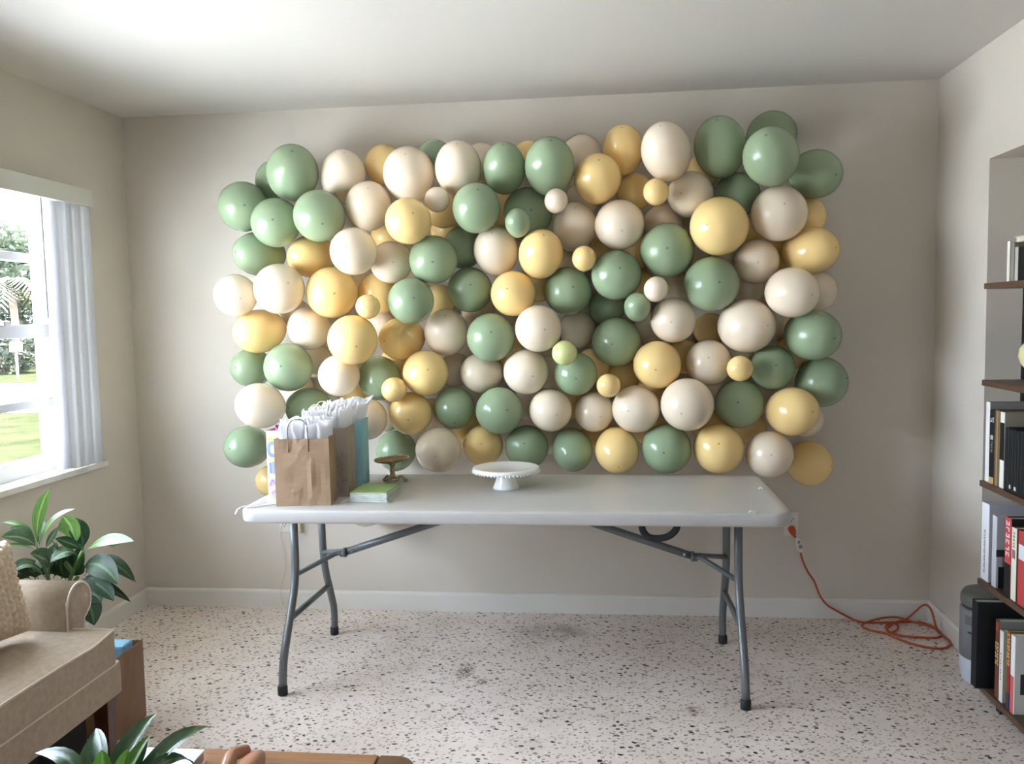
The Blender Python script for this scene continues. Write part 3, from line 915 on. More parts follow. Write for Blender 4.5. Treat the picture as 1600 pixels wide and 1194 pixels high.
# white house across the road
hA, hB = at(-60, 560, 'y', 52), at(140, 560, 'y', 52)
HW = mat('house_stucco', rgb(200, 196, 190), rough=.8, vary=.03, vscale=1)
t = thing('house', 'white bungalow with dark windows across the road outside', 'house', (hA.x, 52, GZ))
obj('wall', add_box(B(), (hA.x, 52, GZ), (hB.x, 60, 2.6)), HW, t)
rf = B()
add_prism(rf, [(51.2, 2.6), (60.8, 2.6), (56, 4.2)], 'x', hA.x - .6, hB.x + .6)
obj('roof', rf, mat('house_roof', rgb(150, 146, 142), rough=.85, vary=.1, vscale=2), t)
DW = mat('dark_window', (.02, .024, .03, 1), rough=.15)
for p0, p1, q0, q1 in ((23, 34, 519, 536), (53, 64, 516, 560), (90, 104, 519, 536)):
    a_, b_ = at(p0, q1, 'y', 51.95), at(p1, q0, 'y', 51.95)
    wf = obj('window', add_box(B(), (a_.x - .12, 51.93, a_.z - .1), (b_.x + .12, 52.02, b_.z + .1), .02), HW, t)
    obj('pane', add_box(B(), (a_.x, 51.9, a_.z), (b_.x, 51.95, b_.z)), DW, wf)

# ------------------------------------------------------------------ the balloon wall
def balloon_mesh():
    b = B()
    prof = []
    for k in range(0, 13):
        a = PI / 2 * k / 12
        prof.append((math.sin(a), math.cos(a)))
    for k in range(1, 12):
        a = PI / 2 * k / 12
        s = math.sin(a)
        prof.append((math.cos(a) * (1 - .05 * s), -s * 1.04))
    prof += [(.075, -1.055), (.05, -1.075), (.05, -1.09), (.075, -1.11), (.08, -1.118), (0, -1.118)]
    add_lathe(b, prof, seg=40)
    bmesh.ops.recalc_face_normals(b, faces=b.faces)
    return b


BCOL = {'g': ('sage green', rgb(147, 166, 134), rgb(84, 104, 80)), 'c': ('cream', rgb(232, 216, 194), rgb(190, 170, 142)),
        'y': ('golden yellow', rgb(244, 212, 146), rgb(186, 140, 66)), 'p': ('pale lime', rgb(208, 214, 150), rgb(160, 168, 104))}
BMESH = {}
for key, (nm, c1, c2) in BCOL.items():
    me = bpy.data.meshes.new('balloon_' + nm.replace(' ', '_'))
    bb = balloon_mesh()
    bb.to_mesh(me)
    bb.free()
    me.materials.append(latex_mat('latex_' + nm.replace(' ', '_'), c1, c2))
    BMESH[key] = me
ROWS = {1: 'top row', 2: 'second row', 3: 'third row', 4: 'fourth row', 5: 'fifth row', 6: 'sixth row', 7: 'seventh row', 8: 'bottom row'}
ORDN = ['first', 'second', 'third', 'fourth', 'fifth', 'sixth', 'seventh', 'eighth', 'ninth', 'tenth', 'eleventh', 'twelfth', 'thirteenth', 'fourteenth', 'fifteenth', 'sixteenth']
count = {}
for (c, lay, row, X0, X1, X2, A0, A1, A2, a, c_) in BALLOONS:
    X, axis = Vector((X0, X1, X2)), Vector((A0, A1, A2))
    o = bpy.data.objects.new('balloon', BMESH[c])
    COL.objects.link(o)
    q = axis.to_track_quat('Z', 'Y')
    o.rotation_mode = 'QUATERNION'
    o.rotation_quaternion = q
    o.scale = (a, a, c_)
    o.location = X
    cn = BCOL[c][0]
    if row == 9:
        lb = 'cream balloon hanging below the folding table top, only its underside showing'
    else:
        k2 = (c, 'S' if lay == 'S' else 'D' if lay == 'D' else 'L', row)
        count[k2] = count.get(k2, 0) + 1
        od = ORDN[count[k2] - 1]
        if lay == 'S':
            lb = f'{od} small {cn} balloon from the left in the {ROWS[row]} of the balloon wall'
        elif lay == 'D':
            lb = f'{od} deep-set {cn} balloon from the left, glimpsed in a gap of the {ROWS[row]}'
        else:
            end = {'B': ', half hidden', 'M': '', 'F': ', bulging forward'}[lay]
            lb = f'{od} large {cn} balloon from the left in the balloon wall\'s {ROWS[row]}{end}'
    tag(o, lb, 'balloon', 'balloons of the balloon wall')

# ------------------------------------------------------------------ folding table
TZ = .7385
TX0, TX1, TY0, TY1 = .985, 2.985, -1.072, -.335
PLAST = mat('table_plastic', rgb(190, 187, 184), rough=.42, spec=.4, bump=.12, bscale=260, bdist=.0006)
STEEL = mat('grey_steel', rgb(106, 109, 110), rough=.36, spec=.5, metal=.15)
RUB = mat('black_rubber', rgb(34, 34, 36), rough=.6)
table = thing('folding_table', 'long pale grey plastic folding table with steel legs before the balloon wall', 'table', ((TX0 + TX1) / 2, -.7, 0))
b = B()
n0 = rrect(TX0, TY0, TX1, TY1, .07)
lev = [(.012, TZ - .050), (.004, TZ - .047), (0, TZ - .040), (0, TZ - .008), (.003, TZ - .002), (.009, TZ), (.03, TZ)]
rings = []
cxm, cym = (TX0 + TX1) / 2, (TY0 + TY1) / 2
for ins, z in lev:
    pts = rrect(TX0 + ins, TY0 + ins, TX1 - ins, TY1 - ins, .07 - min(ins, .04))
    rings.append([b.verts.new((x, y, z)) for x, y in pts])
for p, q in zip(rings, rings[1:]):
    for j in range(len(p)):
        f = b.faces.new((p[j], p[(j + 1) % len(p)], q[(j + 1) % len(p)], q[j]))
        f.smooth = True
b.faces.new(rings[-1])
b.faces.new(list(reversed(rings[0])))
obj('tabletop', b, PLAST, table)
ZU = TZ - .05
for sx_, xl in ((1, 1.098), (-1, 2.835)):
    F = [(xl, -.80, ZU), (xl, -.797, .40), (xl, -.967, .125), (xl, -.98, .012)]
    K = [(xl, -.475, ZU), (xl, -.462, .365), (xl, -.337, .115), (xl, -.348, .012)]
    for P in (F, K):
        lg = obj('leg', add_tube(B(), rounded(P, .09), .0158, 14), STEEL, table)
        e = P[-1]
        obj('foot_cap', add_lathe(B(), [(0, 0), (.0175, 0), (.019, .003), (.019, .034), (.0165, .036), (0, .036)], (e[0], e[1] - .0005, 0), 16), RUB, lg)
    xc = xl + sx_ * .155
    zc, ym = at(530, 863, 'y', -.64).z, -.64
    b = B()
    add_tube(b, rounded([(xl, -.797, .415), (xc - sx_ * .03, ym - .012, zc), (xc, ym - .012, zc)], .03, 4), .0105, 8)
    add_tube(b, rounded([(xl, -.468, .415), (xc - sx_ * .03, ym + .012, zc), (xc, ym + .012, zc)], .03, 4), .0105, 8)
    obj('spreader', b, STEEL, table)
    b = B()
    add_tube(b, [(xc - sx_ * .006, ym, zc), (xc + sx_ * .008, ym, zc)], .026, 12, flat=(1.15, .75))
    obj('locking_ring', b, STEEL, table)
    zt_ = at(655, 822, 'y', -.64)
    slope = (zt_.z - zc) / (zt_.x - at(530, 863, 'y', -.64).x)
    xe = xc + sx_ * (ZU - zc) / slope
    b = B()
    add_tube(b, [(xc - sx_ * .02, ym, zc - .02 * slope), (xc + sx_ * .2, ym, zc + .2 * slope), (xe, ym, ZU)], .0155, 8, flat=(1, 1))
    br = obj('brace', b, STEEL, table)
    b = B()
    add_tube(b, [(xc + sx_ * .035, ym - .019, zc + .035 * slope), (xc + sx_ * .035, ym + .019, zc + .035 * slope)], .006, 8)
    obj('rivet', b, mat('bright_rivet', rgb(190, 192, 194), rough=.25, metal=.8), br)
    obj('lower_bar', add_tube(B(), [(xl, -.872, .262), (xl, -.388, .245)], .0125, 10), STEEL, table)
    obj('leg_bracket', add_box(B(), (xl - .03, -.84, ZU - .006), (xl + .03, -.43, ZU), .002), STEEL, table)
# carry handle hanging under the front edge
h0, h1, hm = at(1003, 826, 'y', -1.0), at(1057, 828, 'y', -1.0), at(1030, 842, 'y', -1.0)
hp = [(h0.x, -1.0, ZU - .001), (h0.x, -1.0, h0.z - .005), (h0.x + .02, -1.0, hm.z + .004), (hm.x, -1.0, hm.z), (h1.x - .025, -1.0, hm.z + .008), (h1.x, -1.0, h1.z), (h1.x + .004, -1.0, ZU - .001)]
obj('carry_handle', add_tube(B(), rounded(hp, .02, 4), .0085, 8, flat=(1.5, .8)), RUB, table)


# ------------------------------------------------------------------ gift bags
def frame(a, bpt):
    a, bpt = Vector((*a, 0)), Vector((*bpt, 0))
    ex = (bpt - a).normalized()
    return a, ex, Vector((-ex.y, ex.x, 0)), (bpt - a).length


def bag_shell(fl, fr, depth, z0, h, seed, amp=.003, bulge=.012):
    a, ex, ey, w = frame(fl, fr)
    nx, ny, nz = 12, 7, 14
    per = [(i / nx, 0) for i in range(nx)] + [(1, i / ny) for i in range(ny)] + [(1 - i / nx, 1) for i in range(nx)] + [(0, 1 - i / ny) for i in range(ny)]
    vs, fs, uv = [], [], []
    for k in range(nz + 1):
        v = k / nz
        for (s, t) in per:
            p = a + ex * (s * w) + ey * (t * depth) + Vector((0, 0, z0 + v * h))
            nrm = Vector((0, 0, 0))
            e = .0
            if t in (0, 1) and 0 < s < 1:
                nrm = ey * (-1 if t == 0 else 1)
                e = math.sin(PI * s)
            elif s in (0, 1) and 0 < t < 1:
                nrm = ex * (-1 if s == 0 else 1)
                e = math.sin(PI * t)
                p -= nrm * (.007 * v * (1 - abs(2 * t - 1)))      # side gusset folds inward
            nn = noise.noise(Vector((p.x * 22 + seed, p.y * 22, p.z * 16)))
            n2 = abs(noise.noise(Vector((p.x * 13 + p.z * 9 + seed * 3, p.y * 13, p.z * 7 - p.x * 8))))
            p += nrm * e * (bulge * math.sin(PI * v) * .5 + amp * (nn * 1.2 - n2 * 2.2))
            vs.append(p)
    m_ = len(per)
    for k in range(nz):
        for j in range(m_):
            fs.append((k * m_ + j, k * m_ + (j + 1) % m_, (k + 1) * m_ + (j + 1) % m_, (k + 1) * m_ + j))
    fs.append(tuple(reversed(range(m_))))
    return vs, fs


def tissue(fl, fr, depth, z0, h, seed, sheets=3, peaks=5, lean=.0, inset=.012):
    """Crumpled paper: pleated sheets with jagged top edges rising out of a bag."""
    a, ex, ey, w = frame(fl, fr)
    R = random.Random(seed)
    vs, fs = [], []
    nx, nz = 30, 9
    for s in range(sheets):
        t0 = inset + (depth - 2 * inset) * (s + .5) / sheets
        ph = [R.uniform(0, 1) for _ in range(peaks * 2 + 3)]
        base = len(vs)
        hh = h * R.uniform(.8, 1.05)
        for k in range(nz + 1):
            v = k / nz
            for i in range(nx + 1):
                u = i / nx
                q = u * (peaks * 2)
                j = int(q)
                zig = ph[j] * (1 - (q - j)) + ph[j + 1] * (q - j)
                top = .68 + .32 * zig
                fl_ = 1 + .06 * v
                p = a + ex * (w * .5 + (u - .5) * (w - 2 * inset) * fl_ + lean * v * v) + ey * (t0 + (((j % 2) * 2 - 1) * ((q - j) - .5) * .045 * (.3 + v) + (s - (sheets - 1) / 2) * .012 * v))
                zz = z0 - .05 + (h * .0 + hh * top + .05) * v
                nn = noise.noise_vector(Vector((p.x * 30 + seed, p.y * 30, zz * 30)))
                p = p + Vector((nn.x, nn.y, 0)) * .012 * v
                vs.append(Vector((p.x, p.y, zz + nn.z * .01 * v)))
        for k in range(nz):
            for i in range(nx):
                q0 = base + k * (nx + 1) + i
                fs.append((q0, q0 + 1, q0 + nx + 2, q0 + nx + 1))
    return vs, fs


TISS = mat('white_tissue', rgb(246, 246, 250), rough=.75, translucent=.42)


def bag(name, label, fl, fr, depth, h, m, seed, tis=None, handles=(), z0=TZ, hmat=None, hw=.04, hh=.07, group='gift bags on the folding table', amp=.003, tmat=None):
    a, ex, ey, w = frame(fl, fr)
    c = a + ex * w / 2 + ey * depth / 2
    t = thing(name, label, 'gift bag', (c.x, c.y, z0), group)
    vs, fs = bag_shell(fl, fr, depth, z0, h, seed, amp)
    body = mesh_obj('body', vs, fs, m, t, smooth=False)
    sm = body.modifiers.new('thickness', 'SOLIDIFY')
    sm.thickness = .0016
    sm.offset = -1
    for (off, face) in handles:
        yy = -.0022 if face == 0 else depth + .0022
        mid = a + ex * (w * .5 + off) + ey * yy
        pts = []
        for s, z in ((-1, -.05), (-1, .0), (-1, hh * .45), (-.82, hh * .8), (-.4, hh * .985), (0, hh), (.4, hh * .985), (.82, hh * .8), (1, hh * .45), (1, 0), (1, -.05)):
            pts.append(mid + ex * (hw * s) + Vector((0, 0, z0 + h + z)))
        obj('handle', add_tube(B(), spline(pts, 3), .0018, 6), hmat, t)
    if tis:
        vs, fs = tissue(fl, fr, depth, z0 + h, *tis)
        mesh_obj('tissue_paper', vs, fs, tmat or TISS, t, smooth=True)
    return t


KRAFT = mat('kraft_paper', rgb(158, 130, 103), rough=.75, vary=.06, vscale=14, bump=.08, bscale=300, bdist=.0005, stretch=(1, 1, 6))
TAUPE = mat('taupe_paper', rgb(158, 142, 126), rough=.6, vary=.05, vscale=12)
TEAL = mat('teal_paper', rgb(142, 192, 204), rough=.6, vary=.05, vscale=12)
PASTEL = mat('pastel_paper', rgb(202, 197, 186), rough=.5)
DARKH = mat('brown_twine', rgb(120, 104, 88), rough=.8)
CREAMH = mat('cream_twine', rgb(224, 214, 180), rough=.7)
bg1 = bag('gift_bag', 'plain brown kraft gift bag at front of the group, white tissue on top', (1.112, -1.004), (1.315, -.980), .122, .254, KRAFT, 1,
          tis=(.075, 3, 3, 4, 0.0), handles=((-.012, 0),), hmat=DARKH, hw=.037, hh=.072, amp=.0045)
gy = bag('gift_bag', 'taupe gift bag with scrolled print standing behind the brown kraft bag', (1.142, -.838), (1.337, -.826), .135, .272, TAUPE, 2,
         tis=(.085, 8, 3, 5, .0), handles=((-.02, 0), (-.03, 1)), hmat=CREAMH, hw=.034, hh=.092)
te = bag('gift_bag', 'teal gift bag with tissue leaning right, rearmost beside the gold stand', (1.150, -.668), (1.346, -.648), .140, .278, TEAL, 3,
         tis=(.095, 15, 3, 4, .03), handles=((.03, 0),), hmat=CREAMH, hw=.034, hh=.088)
pt = bag('gift_bag', 'white gift bag printed with pastel letters, leftmost behind the kraft bag', (1.024, -.862), (1.124, -.850), .19, .268, PASTEL, 4, group='gift bags on the folding table', amp=.001)
# pastel lettering printed on its side facing the room
PA, PEX, PEY, PW = frame((1.024, -.862), (1.124, -.850))


def pp(s, z, off=-.004):
    return PA + PEX * s + PEY * off + Vector((0, 0, TZ + z))


def print_ring(s, z, rs, rz, th, m):
    b = B()
    n = 20
    for k in range(n):
        a0, a1 = 2 * PI * k / n, 2 * PI * (k + 1) / n
        q = []
        for aa, f in ((a0, 1), (a1, 1), (a1, 1 - th), (a0, 1 - th)):
            q.append(b.verts.new(pp(s + rs * f * math.cos(aa), z + rz * f * math.sin(aa))))
        b.faces.new(q)
    bmesh.ops.remove_doubles(b, verts=b.verts, dist=1e-5)
    obj('printed_letter', b, m, pt)


def print_bar(s0, z0, s1, z1, th, m):
    b = B()
    d = Vector((s1 - s0, z1 - z0)).normalized()
    nx, nz = -d.y * th, d.x * th
    b.faces.new([b.verts.new(pp(s, z)) for s, z in ((s0 - nx, z0 - nz), (s1 - nx, z1 - nz), (s1 + nx, z1 + nz), (s0 + nx, z0 + nz))])
    obj('printed_letter', b, m, pt)


PB, PY_, PV = mat('print_blue', rgb(150, 170, 214), rough=.5), mat('print_yellow', rgb(238, 222, 130), rough=.5), mat('print_violet', rgb(190, 160, 208), rough=.5)
print_ring(.024, .195, .021, .032, .4, PB)
print_bar(.013, .10, .013, .142, .004, PB)
print_bar(.026, .098, .026, .145, .004, PB)
print_bar(.006, .235, .036, .232, .006, PY_)
print_bar(.008, .155, .036, .158, .0035, PY_)
print_bar(.036, .085, .037, .15, .003, PY_)
print_bar(.008, .05, .02, .075, .004, PV)
print_bar(.02, .075, .033, .052, .004, PV)
print_bar(.014, .02, .034, .034, .004, PV)
b = B()
MAG = mat('magenta_paper', rgb(186, 62, 142), rough=.6)
vs, fs = tissue((1.028, -.84), (1.12, -.84), .12, TZ + .262, .03, 5, 2, 2)
mesh_obj('coloured_tissue', vs, fs, MAG, pt, smooth=False)
# scroll print on the taupe bag's side
GA, GEX, GEY, GW = frame((1.142, -.838), (1.337, -.826))
SCR = mat('print_grey', rgb(122, 110, 98), rough=.6)
b = B()
R = random.Random(6)
for k in range(16):
    s0, z0 = GW - .002 + .0, .02 + .0095 * k + R.uniform(0, .004)
    cx_, rr = R.uniform(.012, .034), R.uniform(.006, .011)
    pts = [GA + GEX * (GW - cx_ + rr * math.cos(a) * (1 - .12 * a / 3)) + GEY * -.006 + Vector((0, 0, TZ + z0 + rr * math.sin(a))) for a in [R.uniform(0, 2) + .5 * j for j in range(9)]]
    add_tube(b, pts, .0007, 4)
obj('scroll_print', b, SCR, gy)

# ------------------------------------------------------------------ cake stands
PORC = mat('white_porcelain', rgb(236, 235, 231), rough=.16, spec=.5)
cs = at(789, 767, 'z', TZ)
cc = Vector((cs.x, cs.y + .052, TZ))
t = thing('cake_stand', 'white ceramic cake stand with beaded rim in the middle of the folding table', 'cake stand', cc)
obj('pedestal', add_lathe(B(), [(0, 0), (.053, 0), (.055, .004), (.051, .012), (.044, .030), (.040, .048), (.039, .060), (.044, .068), (0, .068)], cc, 40), PORC, t)
ZP = .066
obj('plate', add_lathe(B(), [(0, ZP), (.060, ZP), (.122, ZP + .006), (.134, ZP + .006), (.1355, ZP + .010), (.1355, ZP + .019), (.133, ZP + .022), (.126, ZP + .0225), (.118, ZP + .020), (0, ZP + .019)], cc, 64), PORC, t)
b = B()
for k in range(56):
    a = 2 * PI * k / 56
    t2 = B()
    bmesh.ops.create_icosphere(t2, subdivisions=1, radius=.0052)
    bmesh.ops.translate(t2, vec=cc + Vector((.134 * math.cos(a), .134 * math.sin(a), ZP + .005)), verts=t2.verts)
    merge(b, t2)
for f in b.faces:
    f.smooth = True
obj('beaded_rim', b, PORC, t, fix=False)

GOLD = mat('antique_gold', rgb(176, 154, 118), rough=.38, metal=.75, vary=.15, vscale=60)
g0 = at(611, 757, 'z', TZ)
gc = Vector((g0.x, g0.y + .03, TZ))
t = thing('cake_stand', 'small antique gold pedestal dish on scrolled feet beside the teal bag', 'cake stand', gc)
obj('stem', add_lathe(B(), [(0, .012), (.030, .012), (.032, .017), (.020, .024), (.012, .032), (.010, .045), (.013, .054), (.009, .062), (.012, .076), (.020, .086), (0, .088)], gc, 20), GOLD, t)
for k in range(3):
    a = .4 + 2 * PI * k / 3
    d = Vector((math.cos(a), math.sin(a), 0))
    pts = [gc + d * .018 + Vector((0, 0, .018)), gc + d * .034 + Vector((0, 0, .026)), gc + d * .050 + Vector((0, 0, .016)), gc + d * .052 + Vector((0, 0, .005)), gc + d * .060 + Vector((0, 0, .005)), gc + d * .058 + Vector((0, 0, .014))]
    obj('foot', add_tube(B(), spline(pts, 4), .005, 8), GOLD, t)
b = B()
rr = [(0, .086), (.030, .087), (.060, .094), (.071, .100), (.073, .104), (.069, .105), (.058, .100), (.03, .095), (0, .094)]
add_lathe(b, rr, gc, 40)
for v in b.verts:
    d = Vector((v.co.x - gc.x, v.co.y - gc.y))
    if d.length > .065:
        a = math.atan2(d.y, d.x)
        v.co.x += d.x * .035 * math.cos(20 * a)
        v.co.y += d.y * .035 * math.cos(20 * a)
bmesh.ops.rotate(b, cent=gc + Vector((0, 0, .087)), matrix=Matrix.Rotation(math.radians(-4), 3, 'Y'), verts=b.verts)
dish = obj('dish', b, GOLD, t)
b = B()
for k in range(34):
    a = 2 * PI * k / 34
    t2 = B()
    bmesh.ops.create_icosphere(t2, subdivisions=1, radius=.0042)
    bmesh.ops.translate(t2, vec=gc + Vector((.071 * math.cos(a), .071 * math.sin(a), .106)), verts=t2.verts)
    merge(b, t2)
bmesh.ops.rotate(b, cent=gc + Vector((0, 0, .087)), matrix=Matrix.Rotation(math.radians(-4), 3, 'Y'), verts=b.verts)
obj('beaded_rim', b, mat('pale_gold', rgb(196, 180, 150), rough=.35, metal=.5), t, fix=False)

# ------------------------------------------------------------------ small things on the table
t = thing('napkin_pack', 'pack of green paper napkins lying before the taupe gift bag', 'napkins', (1.445, -.835, TZ))
NPW = mat('napkin_edges', rgb(206, 212, 206), rough=.5, vary=.18, vscale=30, stretch=(1, 1, 5))
NPG = mat('napkin_green', rgb(150, 178, 116), rough=.55, vary=.06, vscale=20)
rz = Matrix.Rotation(math.radians(-2), 3, 'Z')
for k in range(5):
    z0 = TZ + .007 * k
    obj('napkin_bundle', add_box(B(), (1.372 + .0015 * (k % 2), -.925, z0), (1.520 - .001 * (k % 3), -.748, z0 + .0066), .0022, 2, rz, (1.445, -.835, 0)), NPW, t)
obj('top_napkin', add_box(B(), (1.374, -.923, TZ + .035), (1.518, -.75, TZ + .039), .0015, 2, rz, (1.445, -.835, 0)), NPG, t)
obj('paper_card', add_box(B(), (1.335, -.93, TZ), (1.362, -.86, TZ + .0015)), mat('white_card', rgb(228, 228, 224), rough=.6), t)

RIB = mat('white_ribbon', rgb(236, 234, 236), rough=.35, translucent=.3)


def ribbon(pts, w, m, name, parent=None, wdir=(0, 1, 0)):
    P = spline(pts, 6)
    wd_ = Vector(wdir).normalized() * w / 2
    vs, fs = [], []
    for p in P:
        vs += [p - wd_, p + wd_]
    for i in range(len(P) - 1):
        fs.append((2 * i, 2 * i + 1, 2 * i + 3, 2 * i + 2))
    o = mesh_obj(name, vs, fs, m, parent, smooth=True, org=P[0])
    s = o.modifiers.new('thickness', 'SOLIDIFY')
    s.thickness = .0006
    s.offset = 1
    return o


z = TZ + .0012
o = ribbon([(1.045, -.94, z), (1.02, -.98, z), (.995, -1.02, z + .004), (.975, -1.035, z - .004), (.968, -1.045, z - .022)], .008, RIB, 'ribbon', wdir=(.8, -.5, 0))
tag(o, 'thin white ribbon curling over the left front corner of the folding table', 'ribbon')
o = ribbon([(1.0, -1.025, z), (1.03, -1.02, z + .003), (1.07, -.985, z + .002), (1.095, -.965, z)], .011, mat('tan_ribbon', rgb(222, 208, 204), rough=.5), 'ribbon', wdir=(-.3, 1, 0))
tag(o, 'flat pale pink ribbon strip lying left of the brown kraft bag', 'ribbon')
TAPE = mat('clear_tape', rgb(224, 224, 220), rough=.12, spec=.8)
for px, py, lb in ((1190, 764, 'crumpled bit of clear tape near the right end of the folding table'), (1177, 803, 'bit of clear tape on the front edge of the folding table')):
    p = at(px, py, 'z', TZ + .001)
    p.y = max(p.y, TY0 + .016)
    o = ribbon([p + Vector((-.012, 0, 0)), p + Vector((-.004, .002, .006)), p + Vector((.004, -.002, .001)), p + Vector((.014, .003, .004))], .014, TAPE, 'tape_scrap', wdir=(0, 1, .1))
    tag(o, lb, 'tape')
p = at(751, 988, 'z', .001)
o = ribbon([p + Vector((-.012, .014, 0)), p + Vector((0, 0, .003)), p + Vector((.014, -.012, 0))], .008, mat('scrap_white', rgb(240, 240, 238), rough=.6), 'paper_scrap', wdir=(.6, .7, 0))
tag(o, 'tiny white paper scrap on the floor under the folding table', 'scrap')
p = at(1018, 1085, 'z', .001)
o = ribbon([p + Vector((-.016, 0, 0)), p + Vector((0, 0, .002)), p + Vector((.014, -.003, 0))], .007, mat('scrap_white', rgb(240, 240, 238), rough=.6), 'paper_scrap', wdir=(.1, .9, 0))
tag(o, 'faint pale scrap on the floor left of the right front table leg', 'scrap')

# ------------------------------------------------------------------ outlets and cords
PLATE = mat('outlet_plate', rgb(228, 224, 216), rough=.4)
SLOT = mat('outlet_slot', rgb(40, 38, 36), rough=.6)


def outlet(name, label, x0, x1, z0, z1, gangs):
    t = thing(name, label, 'outlet', ((x0 + x1) / 2, 0, (z0 + z1) / 2))
    obj('cover_plate', add_box(B(), (x0, -.007, z0), (x1, 0, z1), .003), PLATE, t)
    zc_ = (z0 + z1) / 2
    for gx in gangs:
        for dz in (-.021, .021):
            b = B()
            add_prism(b, [(x, zz) for x, zz in rrect(gx - .017, zc_ + dz - .0145, gx + .017, zc_ + dz + .0145, .011, 5)], 'y', -.0095, -.0065)
            s = obj('socket', b, PLATE, t)
            b = B()
            add_box(b, (gx - .009, -.0102, zc_ + dz), (gx - .006, -.0094, zc_ + dz + .008))
            add_box(b, (gx + .006, -.0102, zc_ + dz), (gx + .009, -.0094, zc_ + dz + .008))
            add_tube(b, [(gx, -.0094, zc_ + dz - .006), (gx, -.0102, zc_ + dz - .006)], .0028, 8)
            obj('slot', b, SLOT, s)
    return t


a, c = at(1225, 838, 'y', -.007), at(1248, 800, 'y', -.007)
outlet('wall_outlet', 'wall outlet by the right end of the table with an orange plug in it', a.x, c.x, a.z, c.z, (a.x * .5 + c.x * .5,))
ox, oz = a.x * .5 + c.x * .5, (a.z + c.z) / 2
a2, c2 = at(437, 832, 'y', -.007), at(471, 800, 'y', -.007)
outlet('wall_outlet', 'double wall outlet half hidden by the left legs of the folding table', a2.x, c2.x, a2.z, a2.z + .118, (a2.x + .027, c2.x - .027))

ORG_ = mat('orange_cable', rgb(178, 82, 44), rough=.5)
cord = thing('extension_cord', 'orange extension cord coiled on the floor in the right corner', 'cord', at(1415, 985, 'z', 0))
pz = oz - .021
b = B()
add_tube(b, [(ox, -.0103, pz), (ox, -.022, pz - .002), (ox + .002, -.036, pz - .012), (ox + .006, -.040, pz - .026)], [.0165, .0165, .014, .008], 12)
obj('plug', b, mat('orange_plug', rgb(196, 78, 36), rough=.45), cord)
pth = [(ox + .005, -.040, pz - .022)]
for px, py in ((1248, 850), (1253, 872), (1262, 893), (1272, 908), (1281, 930), (1292, 945), (1308, 955)):
    q = at(px, py, 'y', -.035)
    pth.append((q.x, q.y, q.z))
fl = [(1328, 965), (1345, 972, 3), (1375, 973), (1410, 972), (1440, 973), (1462, 982), (1482, 994), (1486, 1005), (1474, 1013), (1446, 1011), (1412, 1002), (1384, 990), (1360, 985), (1347, 978),
      (1356, 972, 9), (1378, 966, 12), (1402, 965, 12), (1428, 972, 14), (1455, 980, 12), (1472, 990), (1466, 996), (1440, 996), (1408, 993), (1388, 986), (1384, 979), (1392, 974, 9), (1402, 976), (1402, 984), (1392, 988, 5), (1386, 983, 9), (1398, 973, 16), (1416, 967, 18)]
for q in fl:
    zz = .0058 + (q[2] * .001 if len(q) > 2 else 0)
    p = at(q[0], q[1], 'z', zz)
    pth.append((min(p.x, W - .022), min(p.y, -.022), zz))
for px, py, yy in ((1430, 956, -.10), (1440, 947, -.12), (1449, 946, -.15), (1456, 956, -.18), (1461, 974, -.2)):
    p = at(px, py, 'y', yy)
    pth.append((min(p.x, W - .022), yy, max(p.z, .012)))
p = at(1466, 988, 'z', .012)
pth.append((min(p.x, W - .022), p.y, .012))
obj('cable', add_tube(B(), spline(pth, 6), .0048, 8), ORG_, cord)
ta = at(1244, 848, 'y', -.045)
b = B()
tp = [at(x, y, 'y', -.047) for x, y in ((1242, 841), (1248, 839), (1254, 852), (1255, 862), (1250, 864), (1244, 857))]
vs = [b.verts.new(q) for q in tp]
vb = [b.verts.new(q + Vector((0, .002, 0))) for q in tp]
b.faces.new(vs)
b.faces.new(list(reversed(vb)))
for i in range(6):
    b.faces.new((vs[i], vs[(i + 1) % 6], vb[(i + 1) % 6], vb[i]))
tg = obj('warning_tag', b, mat('tag_white', rgb(222, 218, 210), rough=.5), cord)
b = B()
for x0, y0, x1, y1 in ((1246, 846, 1250, 849), (1248, 852, 1253, 857)):
    q = [at(x, y, 'y', -.0478) for x, y in ((x0, y0), (x1, y0 - 1), (x1 + 1, y1), (x0 + 1, y1 + 1))]
    b.faces.new([b.verts.new(v) for v in q])
obj('tag_print', b, mat('tag_grey', rgb(140, 136, 130), rough=.6), tg)

wire = thing('thin_wire', 'thin cream wire hanging from the left outlet to the floor', 'wire', at(440, 948, 'z', 0))
pts = []
for px, py in ((440, 822), (438, 836), (441, 850), (445, 872), (446, 888), (442, 905), (440, 915)):
    q = at(px, py, 'y', -.011)
    pts.append((q.x, -.011, q.z))
for px, py in ((438, 928), (441, 940), (443, 947)):
    q = at(px, py, 'y', -.019)
    pts.append((q.x, -.019, max(q.z, .004)))
obj('lead', add_tube(B(), spline(pts, 5), .0016, 6), mat('cream_wire', rgb(206, 198, 170), rough=.5), wire)
q = at(467, 824, 'y', -.02)
obj('adapter', add_box(B(), (q.x - .008, -.03, q.z - .025), (q.x + .01, -.0095, q.z + .03), .003), mat('cream_plastic', rgb(214, 204, 176), rough=.45), wire)

